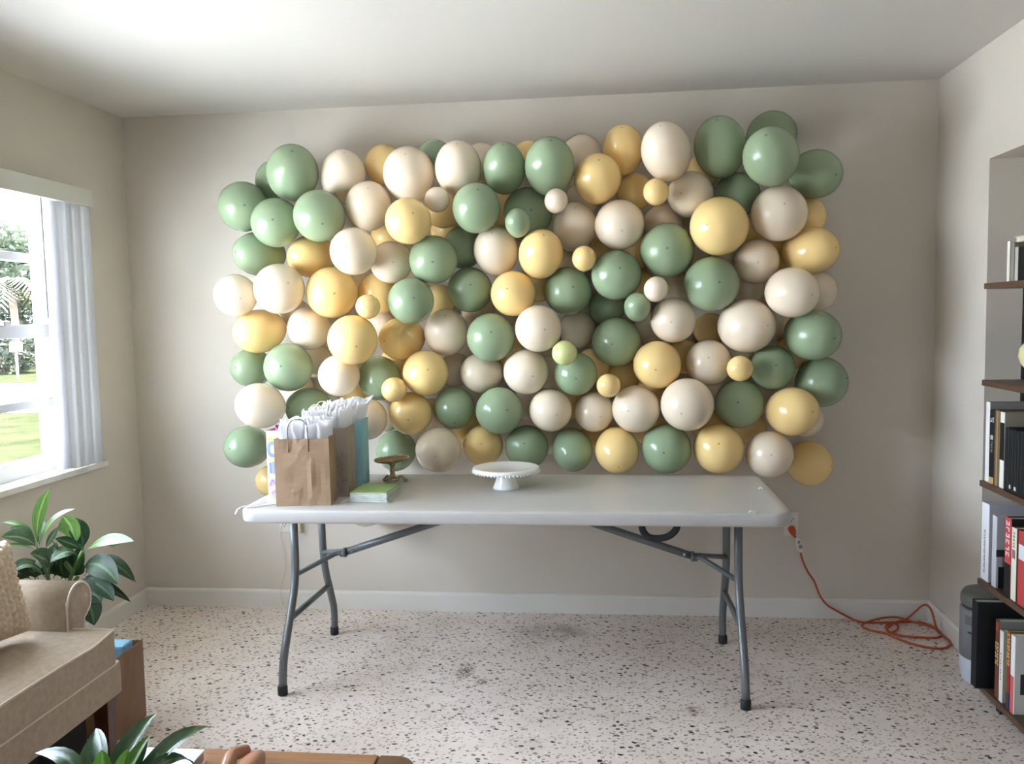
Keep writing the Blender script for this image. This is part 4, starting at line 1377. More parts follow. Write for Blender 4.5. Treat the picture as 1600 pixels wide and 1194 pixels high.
# ------------------------------------------------------------------ bookcase in the niche
WALN = mat('walnut_shelf', rgb(92, 68, 50), rough=.45, vary=.18, vscale=9, stretch=(14, 1, 14))
BLK = mat('black_steel', rgb(22, 23, 24), rough=.4)
XF, YE = 3.692, -.803
SH = [.056, .443, .806, 1.172, 1.518]
bc = thing('bookcase', 'open walnut bookcase on black steel uprights in the right wall niche', 'bookcase', (3.84, -1.6, 0))
for z in SH:
    obj('shelf', add_box(B(), (XF, -2.6, z - .021), (4.02, YE, z), .0015), WALN, bc)
b = add_box(B(), (3.835, YE + .002, 0), (4.0, YE + .026, 1.71), .003)
add_box(b, (3.842, YE + .001, 0), (3.852, YE + .03, 1.71), .002)
obj('upright', b, BLK, bc)
obj('upright', add_box(B(), (3.835, -2.63, 0), (4.0, -2.602, 1.71), .003), BLK, bc)
for y in (-.965, -2.4):
    obj('foot', add_box(B(), (3.712, y, 0), (3.775, y + .035, SH[0] - .021), .002), BLK, bc)


def book(label, p0, p1, py, shelf, depth, spine, cover, pages=(226, 218, 200), x=3.702, group=None, hc=True, lean=0):
    """Upright book: spine to the room, between photo columns p0 and p1, top at row py."""
    zb_ = SH[shelf] + .0008
    ya_, yb_ = at(p0, py, 'x', x).y, at(p1, py, 'x', x).y
    ztop = at((p0 + p1) / 2, py, 'x', x).z
    y1, y0 = min(ya_, YE - .001) - .0006, yb_ + .0006
    t = thing('book', label, 'book', (x + depth / 2, (y0 + y1) / 2, zb_), group)
    th = .0022
    mk = lambda c: mat('book_%d_%d_%d' % c, rgb(*c), rough=.5)
    b = B()
    add_box(b, (x + .002, y0, zb_), (x + depth, y0 + th, ztop), .0006, 1)
    add_box(b, (x + .002, y1 - th, zb_), (x + depth, y1, ztop), .0006, 1)
    obj('cover', b, mk(cover), t)
    obj('spine', add_box(B(), (x, y0, zb_), (x + .0026, y1, ztop), .001, 1), mk(spine), t)
    obj('pages', add_box(B(), (x + .003, y0 + th, zb_ + .003), (x + depth - .003, y1 - th, ztop - .004)), mk(pages), t)
    return t, x, y0, y1, zb_, ztop


def band(bk, f0, f1, col, name='spine_band', inset=0.0):
    t, x, y0, y1, zb_, zt_ = bk
    obj(name, add_box(B(), (x - .0008, y0 + inset * (y1 - y0), zb_ + f0 * (zt_ - zb_)), (x + .0005, y1 - inset * (y1 - y0), zb_ + f1 * (zt_ - zb_))), mat('book_%d_%d_%d' % col, rgb(*col), rough=.5), t)


def letters(bk, f0, f1, n, col, inset=.25):
    t, x, y0, y1, zb_, zt_ = bk
    b = B()
    h = (f1 - f0) / n
    for k in range(n):
        a0 = f0 + h * (k + .18)
        a1 = f0 + h * (k + .82)
        ya_, yb_ = y0 + inset * (y1 - y0), y1 - inset * (y1 - y0)
        z0_, z1_ = zb_ + a0 * (zt_ - zb_), zb_ + a1 * (zt_ - zb_)
        w = (yb_ - ya_) * .28
        add_box(b, (x - .0014, ya_, z0_), (x - .0003, ya_ + w, z1_))
        if k % 3 != 1:
            add_box(b, (x - .0014, yb_ - w, z0_), (x - .0003, yb_, z1_))
        zm = z0_ if k % 2 else z1_ - (z1_ - z0_) * .3
        add_box(b, (x - .0014, ya_ + w, zm), (x - .0003, yb_ - (w if k % 3 != 1 else 0), zm + (z1_ - z0_) * .3))
    obj('spine_lettering', b, mat('book_%d_%d_%d' % col, rgb(*col), rough=.5), t)


def patch(bk, x0, x1, f0, f1, col, name='cover_picture'):
    """Flat printed field on the near cover board (facing -y)."""
    t, x, y0, y1, zb_, zt_ = bk
    obj(name, add_box(B(), (x + x0, y0 - .0009, zb_ + f0 * (zt_ - zb_)), (x + x1, y0 + .0002, zb_ + f1 * (zt_ - zb_))), mat('book_%d_%d_%d' % col, rgb(*col), rough=.4), t)


g5, g4, g3, g1 = 'books on the lowest shelf', 'books on the second shelf up', 'books on the third shelf up', 'books on the top shelf'
book('tall black album at the end of the lowest shelf, standing proud', 1519, 1527, 938, 0, .168, (22, 22, 24), (16, 16, 18), (200, 196, 186), 3.662, g5)
bk = book('brown book with gold spine lettering on the lowest shelf', 1556, 1562, 969, 0, .23, (110, 62, 40), (146, 146, 140), group=g5)
letters(bk, .42, .72, 7, (214, 184, 120), .1)
band(bk, .86, .97, (150, 70, 50), inset=.1)
patch(bk, .012, .22, .60, .90, (36, 50, 48))
bk = book('thin white spined book beside the brown one on the lowest shelf', 1562.4, 1568, 986, 0, .2, (232, 230, 224), (196, 186, 160), group=g5)
letters(bk, .3, .7, 9, (150, 148, 144), .4)
patch(bk, .06, .19, .0, .25, (40, 44, 60))
bk = book('thin red and gold book on the lowest shelf', 1574.5, 1579, 986, 0, .19, (150, 52, 44), (120, 100, 60), group=g5)
letters(bk, .55, .97, 9, (220, 196, 110), .1)
band(bk, .0, .2, (60, 60, 96))
bk = book('white spined book with navy figure on its pale cover, lowest shelf', 1580, 1586.5, 993, 0, .2, (236, 234, 232), (206, 204, 202), group=g5)
band(bk, .0, .48, (206, 96, 96), inset=.1)
patch(bk, .045, .1, .30, .92, (34, 52, 84))
patch(bk, .02, .1, .26, .52, (60, 56, 60))
patch(bk, .075, .1, .34, .60, (190, 204, 220))

bk = book('tall white book with lavender grey cover, leftmost on the second shelf up', 1534, 1546, 786, 1, .25, (238, 238, 244), (190, 188, 196), group=g4)
letters(bk, .1, .66, 18, (150, 152, 160), .42)
bk = book('pale book with dark photograph on its cover, second shelf up', 1551, 1558, 806, 1, .22, (206, 206, 214), (192, 190, 196), group=g4)
patch(bk, .008, .2, .0, .30, (32, 33, 36))
patch(bk, .0, .2, .44, .54, (60, 60, 64))
patch(bk, .02, .12, .30, .44, (130, 128, 130))
bk = book('red and black book with white lettering on its spine, second shelf up', 1571, 1580.5, 809, 1, .23, (200, 72, 74), (22, 22, 24), group=g4)
band(bk, .0, .42, (24, 24, 26))
letters(bk, .5, .97, 6, (236, 220, 216), .22)
bk = book('cream spined book with brown cover beside the red and black one', 1581, 1589, 825, 1, .21, (232, 224, 206), (120, 92, 72), group=g4)
letters(bk, .72, .95, 5, (160, 140, 120), .35)
band(bk, .58, .70, (150, 110, 104), inset=.2)
bk = book('red book with a white square label, second shelf up at frame edge', 1591.5, 1603, 831, 1, .2, (186, 66, 66), (160, 50, 52), group=g4)
band(bk, .62, .82, (214, 220, 224), name='spine_label', inset=.12)

bk = book('tall white spined book with grey cover at end of the third shelf up', 1541, 1547, 628, 2, .25, (236, 234, 232), (150, 146, 142), group=g3)
bk = book('black book with small white marks on its spine, third shelf up', 1547, 1555, 641, 2, .22, (26, 26, 28), (26, 26, 28), group=g3)
letters(bk, .83, .91, 2, (220, 218, 214), .2)
band(bk, .60, .66, (196, 194, 190), inset=.25)
letters(bk, .42, .58, 5, (150, 144, 130), .35)
band(bk, .0, .09, (196, 160, 110), inset=.05)
bk = book('tan brown book on the third shelf up', 1555.5, 1563, 641, 2, .22, (122, 96, 66), (120, 96, 64), group=g3)
band(bk, .0, .98, (160, 142, 100), inset=.36)
bk = book('white spined book behind a black band, olive cover, third shelf up', 1563.5, 1570, 644, 2, .22, (236, 234, 226), (150, 146, 128), group=g3)
band(bk, .37, .86, (24, 24, 26))
for k, (a, c, py, d) in enumerate(((1571, 1576.5, 668, .2), (1577, 1583, 671, .19), (1584, 1592, 673, .19), (1593, 1602, 674, .19))):
    bk = book(['first black book after the white spined one, third shelf up', 'second black book with a pale dot low on its spine, third shelf up', 'third black book with a pale dot low on its spine, third shelf up', 'fourth black book in the row, at the frame edge, third shelf up'][k],
              a, c, py, 2, d, (22, 23, 25), (28, 29, 31), (120, 118, 112), group=g3)
    if k in (1, 2):
        band(bk, .05, .11, (206, 204, 200), inset=.3)
    band(bk, .12, .98, (52, 56, 58), name='spine_groove', inset=.44)
bk = book('thin white book leaning at end of the top shelf', 1574, 1578, 377, 4, .14, (236, 232, 220), (206, 200, 186), group=g1)
bk = book('grey spined book second from the end on the top shelf', 1579.5, 1585, 379, 4, .15, (140, 132, 122), (120, 112, 104), group=g1)
bk = book('narrow silver spined book on the top shelf', 1586, 1591, 386, 4, .14, (190, 188, 176), (40, 40, 42), group=g1)
bk = book('black book at the frame edge on the top shelf', 1592, 1602, 386, 4, .15, (18, 18, 20), (18, 18, 20), group=g1)
zt1 = at(1590, 379, 'x', 3.702).z
t = thing('book', 'pale book lying flat across the upright ones on the top shelf', 'book', (3.78, -1.08, zt1 + .004), g1)
y0, y1 = at(1640, 379, 'x', 3.702).y, at(1582, 374, 'x', 3.702).y
b = B()
add_box(b, (3.71, y0, zt1 + .002), (3.86, y1, zt1 + .0045), .0006, 1)
add_box(b, (3.71, y0, zt1 + .0195), (3.86, y1, zt1 + .022), .0006, 1)
add_box(b, (3.857, y0, zt1 + .0045), (3.86, y1, zt1 + .0195))
obj('cover', b, mat('book_pale', rgb(196, 190, 170), rough=.5), t)
obj('pages', add_box(B(), (3.714, y0 + .003, zt1 + .0045), (3.857, y1 - .003, zt1 + .0195)), mat('book_pages', rgb(214, 208, 190), rough=.7), t)
bw = B()
pc = at(1606, 373, 'y', -1.10)
add_lathe(bw, [(0, 0), (.022, 0), (.034, .010), (.042, .024), (.040, .025), (.030, .012), (0, .006)], (3.775, -1.095, zt1 + .0225), 24)
tag(obj('bowl', bw, BLK, org=(3.775, -1.095, zt1 + .0225)), 'small black bowl on the flat pale book, top shelf', 'bowl')

vc = Vector((3.795, -.975, SH[3]))
t = thing('bulb_vase', 'cream gourd shaped vase on the fourth shelf up, at the frame edge', 'vase', vc)
CV = mat('cream_glaze', rgb(232, 222, 170), rough=.25, vary=.03, vscale=12)
obj('body', add_lathe(B(), [(0, 0), (.026, 0), (.028, .004), (.022, .018), (.020, .028), (.030, .046), (.046, .066), (.054, .092), (.050, .118), (.036, .138), (.016, .148), (.012, .152), (0, .150)], vc, 32), CV, t)
obj('foot_ring', add_lathe(B(), [(.024, .0), (.030, .0), (.030, .005), (.024, .005)], vc, 24), mat('vase_foot', rgb(206, 196, 150), rough=.4), t)

# ------------------------------------------------------------------ air purifier
pc = Vector((3.79, -.675, 0))
t = thing('air_purifier', 'grey cylindrical air purifier on the floor behind the bookcase end', 'air purifier', pc)
GREY = mat('purifier_grey', rgb(128, 128, 132), rough=.4)
obj('base', add_lathe(B(), [(0, 0), (.084, 0), (.090, .006), (.099, .05), (.1005, .10), (0, .10)], pc, 40), mat('purifier_white', rgb(200, 204, 214), rough=.35), t)
bd = obj('body', add_lathe(B(), [(0, .10), (.1005, .10), (.1005, .285), (.097, .29), (0, .29)], pc, 40), GREY, t)
obj('neck', add_lathe(B(), [(0, .29), (.092, .29), (.092, .305), (0, .305)], pc, 40), mat('purifier_dark', rgb(64, 66, 68), rough=.5), t)
obj('cap', add_lathe(B(), [(0, .303), (.098, .303), (.1, .31), (.0985, .335), (.088, .352), (.06, .356), (0, .356)], pc, 40), mat('purifier_cap', rgb(104, 104, 98), rough=.45), t)
b = B()
for k in range(8):
    z = .235 + .0045 * k
    pts = [pc + Vector((.1008 * math.cos(a), .1008 * math.sin(a), z)) for a in [math.radians(195 + 6 * j) for j in range(12)]]
    add_tube(b, pts, .0009, 4)
obj('vent_slot', b, mat('purifier_dark', rgb(64, 66, 68)), bd)
b = B()
pts = [pc + Vector((.1006 * math.cos(a), .1006 * math.sin(a), .205)) for a in [math.radians(205 + 5 * j) for j in range(6)]]
add_tube(b, pts, .004, 6)
obj('display', b, mat('purifier_dark', rgb(64, 66, 68)), bd)

# ------------------------------------------------------------------ sofa
def fabric_mat():
    m = mat('sofa_fabric', rgb(178, 163, 146), rough=.85, spec=.2, vary=.09, vscale=55)
    n, l = m.node_tree.nodes, m.node_tree.links
    t = n.new('ShaderNodeTexCoord')
    hs = []
    for d in ('X', 'Y', 'Z'):
        w = n.new('ShaderNodeTexWave')
        w.bands_direction = d
        w.inputs['Scale'].default_value = 95
        w.inputs['Distortion'].default_value = 1.2
        w.inputs['Detail Scale'].default_value = 30
        l.new(t.outputs['Object'], w.inputs['Vector'])
        hs.append(w)
    a = n.new('ShaderNodeMath')
    l.new(hs[0].outputs['Fac'], a.inputs[0])
    l.new(hs[1].outputs['Fac'], a.inputs[1])
    a2 = n.new('ShaderNodeMath')
    l.new(a.outputs[0], a2.inputs[0])
    l.new(hs[2].outputs['Fac'], a2.inputs[1])
    b = n.new('ShaderNodeBump')
    b.inputs['Strength'].default_value = .3
    b.inputs['Distance'].default_value = .0012
    l.new(a2.outputs[0], b.inputs['Height'])
    l.new(b.outputs[0], n['Principled BSDF'].inputs['Normal'])
    return m


FAB = fabric_mat()
PIPE = mat('sofa_piping', rgb(212, 200, 184), rough=.8)
WOODD = mat('dark_leg_wood', rgb(86, 46, 32), rough=.35, vary=.2, vscale=12, stretch=(6, 6, 1))
SY1, SY0 = -1.56, -3.14
sofa = thing('sofa', 'beige upholstered loveseat with rolled arms under the window', 'sofa', (.44, (SY0 + SY1) / 2, 0))


def arm(y_in, y_neck, y_out, sgn):
    """Rolled arm profile in y-z, extruded in x."""
    pr = [(y_in, .27), (y_in, .56)]
    cx_, cz_ = (y_in + y_out) / 2 + sgn * .004, .565
    ra = abs(y_out - y_in) / 2
    for k in range(0, 13):
        a = PI - PI * 1.32 * k / 12
        pr.append((cx_ + sgn * ra * math.cos(a), cz_ + .062 * math.sin(a)))
    pr += [(y_neck, .48), (y_neck, .27)]
    return pr


for (yi, yn, yo, sg) in ((-1.652, -1.566, -1.524, 1), (SY0 + .092, SY0 + .006, SY0 - .036, -1)):
    pr = arm(yi, yn, yo, sg)
    b = B()
    add_prism(b, pr, 'x', .08, .69)
    bmesh.ops.recalc_face_normals(b, faces=b.faces)
    caps = [f for f in b.faces if len(f.verts) > 4]
    ed = set(e for f in caps for e in f.edges)
    bmesh.ops.bevel(b, geom=list(ed), offset=.006, segments=3, affect='EDGES')
    for f in b.faces:
        f.smooth = True
    o = obj('armrest', b, FAB, sofa)
    cx_, cz_ = sum(p[0] for p in pr) / len(pr), .5
    loop = [(.689, cx_ + (y - cx_) * .93, cz_ + (z - cz_) * .975) for y, z in pr]
    obj('piping', add_tube(B(), spline(loop, 3), .0036, 6), PIPE, o)
add = add_box(B(), (.09, SY0, .268), (.812, SY1 - .012, .374), .012, 3)
fr = obj('seat_base', add, FAB, sofa)
obj('piping', add_tube(B(), rounded([(.2, SY1 - .016, .37), (.808, SY1 - .016, .37), (.808, SY0 + .02, .37)], .015), .0036, 6), PIPE, fr)
b = add_box(B(), (.05, SY0, .20), (.27, SY1 - .02, .74), .04, 4)
for f in b.faces:
    f.smooth = True
obj('backrest', b, FAB, sofa)
mid = (SY0 + SY1) / 2
obj('shade_block', add_box(B(), (.08, SY0 + .06, .012), (.73, SY1 - .085, .268), .004), mat('shade_black', rgb(26, 24, 23), rough=.95), sofa)  # black box added under the seat to stand for the deep shade there


def cushion(y0, y1, name, tx0, tx1):
    b = B()
    nx, ny = 20, 24
    x0, x1, z0, z1 = .26, .826, .378, .470
    vs = {}
    r = .022

    def P(i, j, top):
        u, v = i / nx, j / ny
        x, y = x0 + (x1 - x0) * u, y0 + (y1 - y0) * v
        e = min(1, 6 * min(u, 1 - u)) * min(1, 6 * min(v, 1 - v))
        c = .020 * math.sin(PI * u) ** .8 * math.sin(PI * v) ** .8 if 0 < u < 1 and 0 < v < 1 else 0
        z = (z1 + .012 * math.sin(PI * (v * .9 + .05)) + c + noise.noise(Vector((x * 7, y * 7, 3))) * .006 * e) if top else z0
        lift = .018 * max(0, 1 - abs(v - 1) * 7) if top else 0
        return Vector((x, y, z + lift))
    T = [[b.verts.new(P(i, j, 1)) for j in range(ny + 1)] for i in range(nx + 1)]
    L = [[b.verts.new(P(i, j, 0)) for j in range(ny + 1)] for i in range(nx + 1)]
    for i in range(nx):
        for j in range(ny):
            b.faces.new((T[i][j], T[i + 1][j], T[i + 1][j + 1], T[i][j + 1]))
            b.faces.new((L[i][j], L[i][j + 1], L[i + 1][j + 1], L[i + 1][j]))
    for i in range(nx):
        b.faces.new((T[i][0], L[i][0], L[i + 1][0], T[i + 1][0]))
        b.faces.new((T[i][ny], T[i + 1][ny], L[i + 1][ny], L[i][ny]))
    for j in range(ny):
        b.faces.new((T[0][j], T[0][j + 1], L[0][j + 1], L[0][j]))
        b.faces.new((T[nx][j], L[nx][j], L[nx][j + 1], T[nx][j + 1]))
    edge_t = [T[nx][j].co.copy() for j in range(ny + 1)]
    side_t = [T[i][ny].co.copy() for i in range(nx + 1)]
    edge_b = [L[nx][j].co.copy() for j in range(ny + 1)]
    bmesh.ops.recalc_face_normals(b, faces=b.faces)
    ed = [e for e in b.edges if e.calc_face_angle(0) > .9]
    bmesh.ops.bevel(b, geom=ed, offset=.008, segments=3, affect='EDGES', profile=.6)
    for f in b.faces:
        f.smooth = True
    o = obj(name, b, FAB, sofa)
    p = B()
    add_tube(p, [q + Vector((-.001, -.002, -.001)) for q in side_t[:-1]] + [q + Vector((-.001, -.002, -.001)) for q in reversed(edge_t)], .0038, 6)
    add_tube(p, [q + Vector((-.001, 0, .002)) for q in edge_b], .0036, 6)
    obj('piping', p, PIPE, o)
    return o


cushion(mid + .003, -1.622, 'seat_cushion', 0, 0)
cushion(SY0 + .1, mid - .003, 'seat_cushion', 0, 0)
for lx, ly in ((.775, SY1 - .055), (.775, SY0 + .045), (.13, SY1 - .055), (.13, SY0 + .045)):
    b = B()
    add_box(b, (lx - .026, ly - .026, 0), (lx + .026, ly + .026, .27), .003)
    for v in b.verts:
        if v.co.z < .1:
            v.co.x = lx + (v.co.x - lx) * .7
            v.co.y = ly + (v.co.y - ly) * .7
    obj('leg', b, WOODD, sofa)

# chunky knit pillow
KN = mat('knit_wool', rgb(216, 198, 174), rough=.9, spec=.15, vary=.1, vscale=120)


def pillow():
    pw, ph, pt_ = .44, .285, .062
    ce = Vector((.535, -1.925, .652))
    ex = Vector((.17, .985, 0)).normalized()          # across, towards the window corner
    ez = Vector((-.24, .04, .97)).normalized()
    en = ex.cross(ez).normalized()
    vs, fs = [], []
    nu, nv = 150, 100
    for side in (1, -1):
        base = len(vs)
        for j in range(nv + 1):
            for i in range(nu + 1):
                u, v = i / nu * 2 - 1, j / nv * 2 - 1
                e = (max(0, 1 - u ** 4) * max(0, 1 - v ** 4)) ** .42
                pin = 1 - .07 * (1 - v * v) * abs(u) ** 3 * 0 - .05 * (1 - u * u)
                x = u * pw / 2 * (1 - .06 * (1 - v * v))
                z = v * ph / 2 * (1 - .07 * (1 - u * u))
                cu, cv = (u + 1) / 2 * 20, (v + 1) / 2 * 14
                col = int(cu)
                fu, fv = cu - col, (cv + (.5 if col % 2 else 0)) % 1
                sk = abs(fu - .5)
                knit = math.sin(PI * fu) ** .7 * (.35 + .65 * math.sin(PI * ((fv + sk * .9) % 1)))
                d = pt_ * e + .014 * knit * min(1, e * 2.5 + .25)
                vs.append(ce + ex * x + ez * z + en * (d * side))
        for j in range(nv):
            for i in range(nu):
                q = base + j * (nu + 1) + i
                f = (q, q + 1, q + nu + 2, q + nu + 1)
                fs.append(f if side == 1 else tuple(reversed(f)))
    o = mesh_obj('throw_pillow', vs, fs, KN, smooth=True, org=ce)
    return tag(o, 'beige chunky knit pillow resting on the loveseat by its arm', 'pillow')


pillow()


# ------------------------------------------------------------------ leafy plants
def leaf_mat(name, c1, c2, vein, rough=.35, trans=.25):
    m = mat(name, c1, rough=rough, spec=.5)
    n, l = m.node_tree.nodes, m.node_tree.links
    p = n['Principled BSDF']
    uv = n.new('ShaderNodeUVMap')
    s = n.new('ShaderNodeSeparateXYZ')
    l.new(uv.outputs[0], s.inputs[0])
    sb = n.new('ShaderNodeMath')
    sb.operation = 'SUBTRACT'
    sb.inputs[1].default_value = .5
    l.new(s.outputs['X'], sb.inputs[0])
    ab = n.new('ShaderNodeMath')
    ab.operation = 'ABSOLUTE'
    l.new(sb.outputs[0], ab.inputs[0])
    nz = n.new('ShaderNodeTexNoise')
    nz.inputs['Scale'].default_value = 7
    l.new(uv.outputs[0], nz.inputs['Vector'])
    m1 = n.new('ShaderNodeMapRange')
    m1.inputs[1].default_value, m1.inputs[2].default_value = .35, .65
    l.new(nz.outputs[0], m1.inputs[0])
    mx = n.new('ShaderNodeMix')
    mx.data_type = 'RGBA'
    l.new(m1.outputs[0], mx.inputs[0])
    mx.inputs[6].default_value, mx.inputs[7].default_value = c1, c2
    mr = n.new('ShaderNodeMapRange')
    mr.inputs[1].default_value, mr.inputs[2].default_value = .02, .09
    mr.inputs[3].default_value, mr.inputs[4].default_value = .85, 0
    l.new(ab.outputs[0], mr.inputs[0])
    m2 = n.new('ShaderNodeMix')
    m2.data_type = 'RGBA'
    l.new(mr.outputs[0], m2.inputs[0])
    l.new(mx.outputs[2], m2.inputs[6])
    m2.inputs[7].default_value = vein
    l.new(m2.outputs[2], p.inputs['Base Color'])
    tr = n.new('ShaderNodeBsdfTranslucent')
    l.new(m2.outputs[2], tr.inputs[0])
    ms = n.new('ShaderNodeMixShader')
    ms.inputs[0].default_value = trans
    l.new(p.outputs[0], ms.inputs[1])
    l.new(tr.outputs[0], ms.inputs[2])
    l.new(ms.outputs[0], n['Material Output'].inputs[0])
    return m


def leaf(parent, p0, p1, p2, w, m, fold=.25, face=None, name='leaf', stalk=0, peak=.5, twist=0):
    """Leaf blade from p0 over control p1 to tip p2; face is the way its upper side looks."""
    p0, p1, p2 = Vector(p0), Vector(p1), Vector(p2)
    n = 12
    vs, fs, uv = [], [], []
    face = Vector(face or (.3, -.6, .75)).normalized()
    for k in range(n + 1):
        t = k / n
        c = p0 * (1 - t) ** 2 + p1 * 2 * t * (1 - t) + p2 * t * t
        d = ((p1 - p0) * (1 - t) + (p2 - p1) * t).normalized()
        s = d.cross(face)
        s = s.normalized() if s.length > .05 else d.orthogonal().normalized()
        if twist:
            s = Matrix.Rotation(twist * t, 3, d) @ s
        up = s.cross(d).normalized()
        tt = max(0.0, (t - stalk) / (1 - stalk))
        q = tt ** (math.log(.5) / math.log(peak))
        hw = w / 2 * max(math.sin(PI * q) ** .85 if 0 < q < 1 else 0, .035 if t < .98 else .0)
        for a in (-1, -.55, 0, .55, 1):
            vs.append(c + s * (a * hw) + up * (fold * hw * (abs(a) - .35) + .03 * hw * math.sin(7 * t + a * 4)))
            uv.append(((a + 1) / 2, t))
    for k in range(n):
        for j in range(4):
            q = k * 5 + j
            fs.append((q, q + 1, q + 6, q + 5))
    return mesh_obj(name, vs, fs, m, parent, uvs=uv)


LB = leaf_mat('leaf_bright', rgb(98, 132, 66), rgb(80, 114, 56), rgb(156, 178, 112), .32)
LD = leaf_mat('leaf_dark', rgb(44, 74, 44), rgb(34, 60, 38), rgb(92, 124, 74), .46)
LP = leaf_mat('leaf_pale', rgb(92, 118, 88), rgb(72, 100, 70), rgb(160, 182, 146), .42)
pp_ = Vector((.19, -1.02, 0))
plant = thing('potted_plant', 'leafy dumb cane plant in the corner behind the sofa arm', 'plant', pp_)
POT = mat('plant_pot', rgb(120, 84, 64), rough=.6)
obj('pot', add_lathe(B(), [(0, 0), (.08, 0), (.085, .005), (.105, .21), (.11, .22), (.1, .22), (.095, .17), (0, .17)], pp_, 32), POT, plant)
obj('soil', add_lathe(B(), [(0, .192), (.05, .191), (.0955, .188), (0, .175)], pp_, 24), mat('soil', rgb(58, 44, 34), rough=.95, vary=.3, vscale=80, bump=.5, bscale=120, bdist=.01), plant)


def w_(c, y, off=(0, 740), s=.18427):
    q = at(off[0] + c[0] * s, off[1] + c[1] * s, 'y', y)
    q.x = max(q.x, .02)
    return q


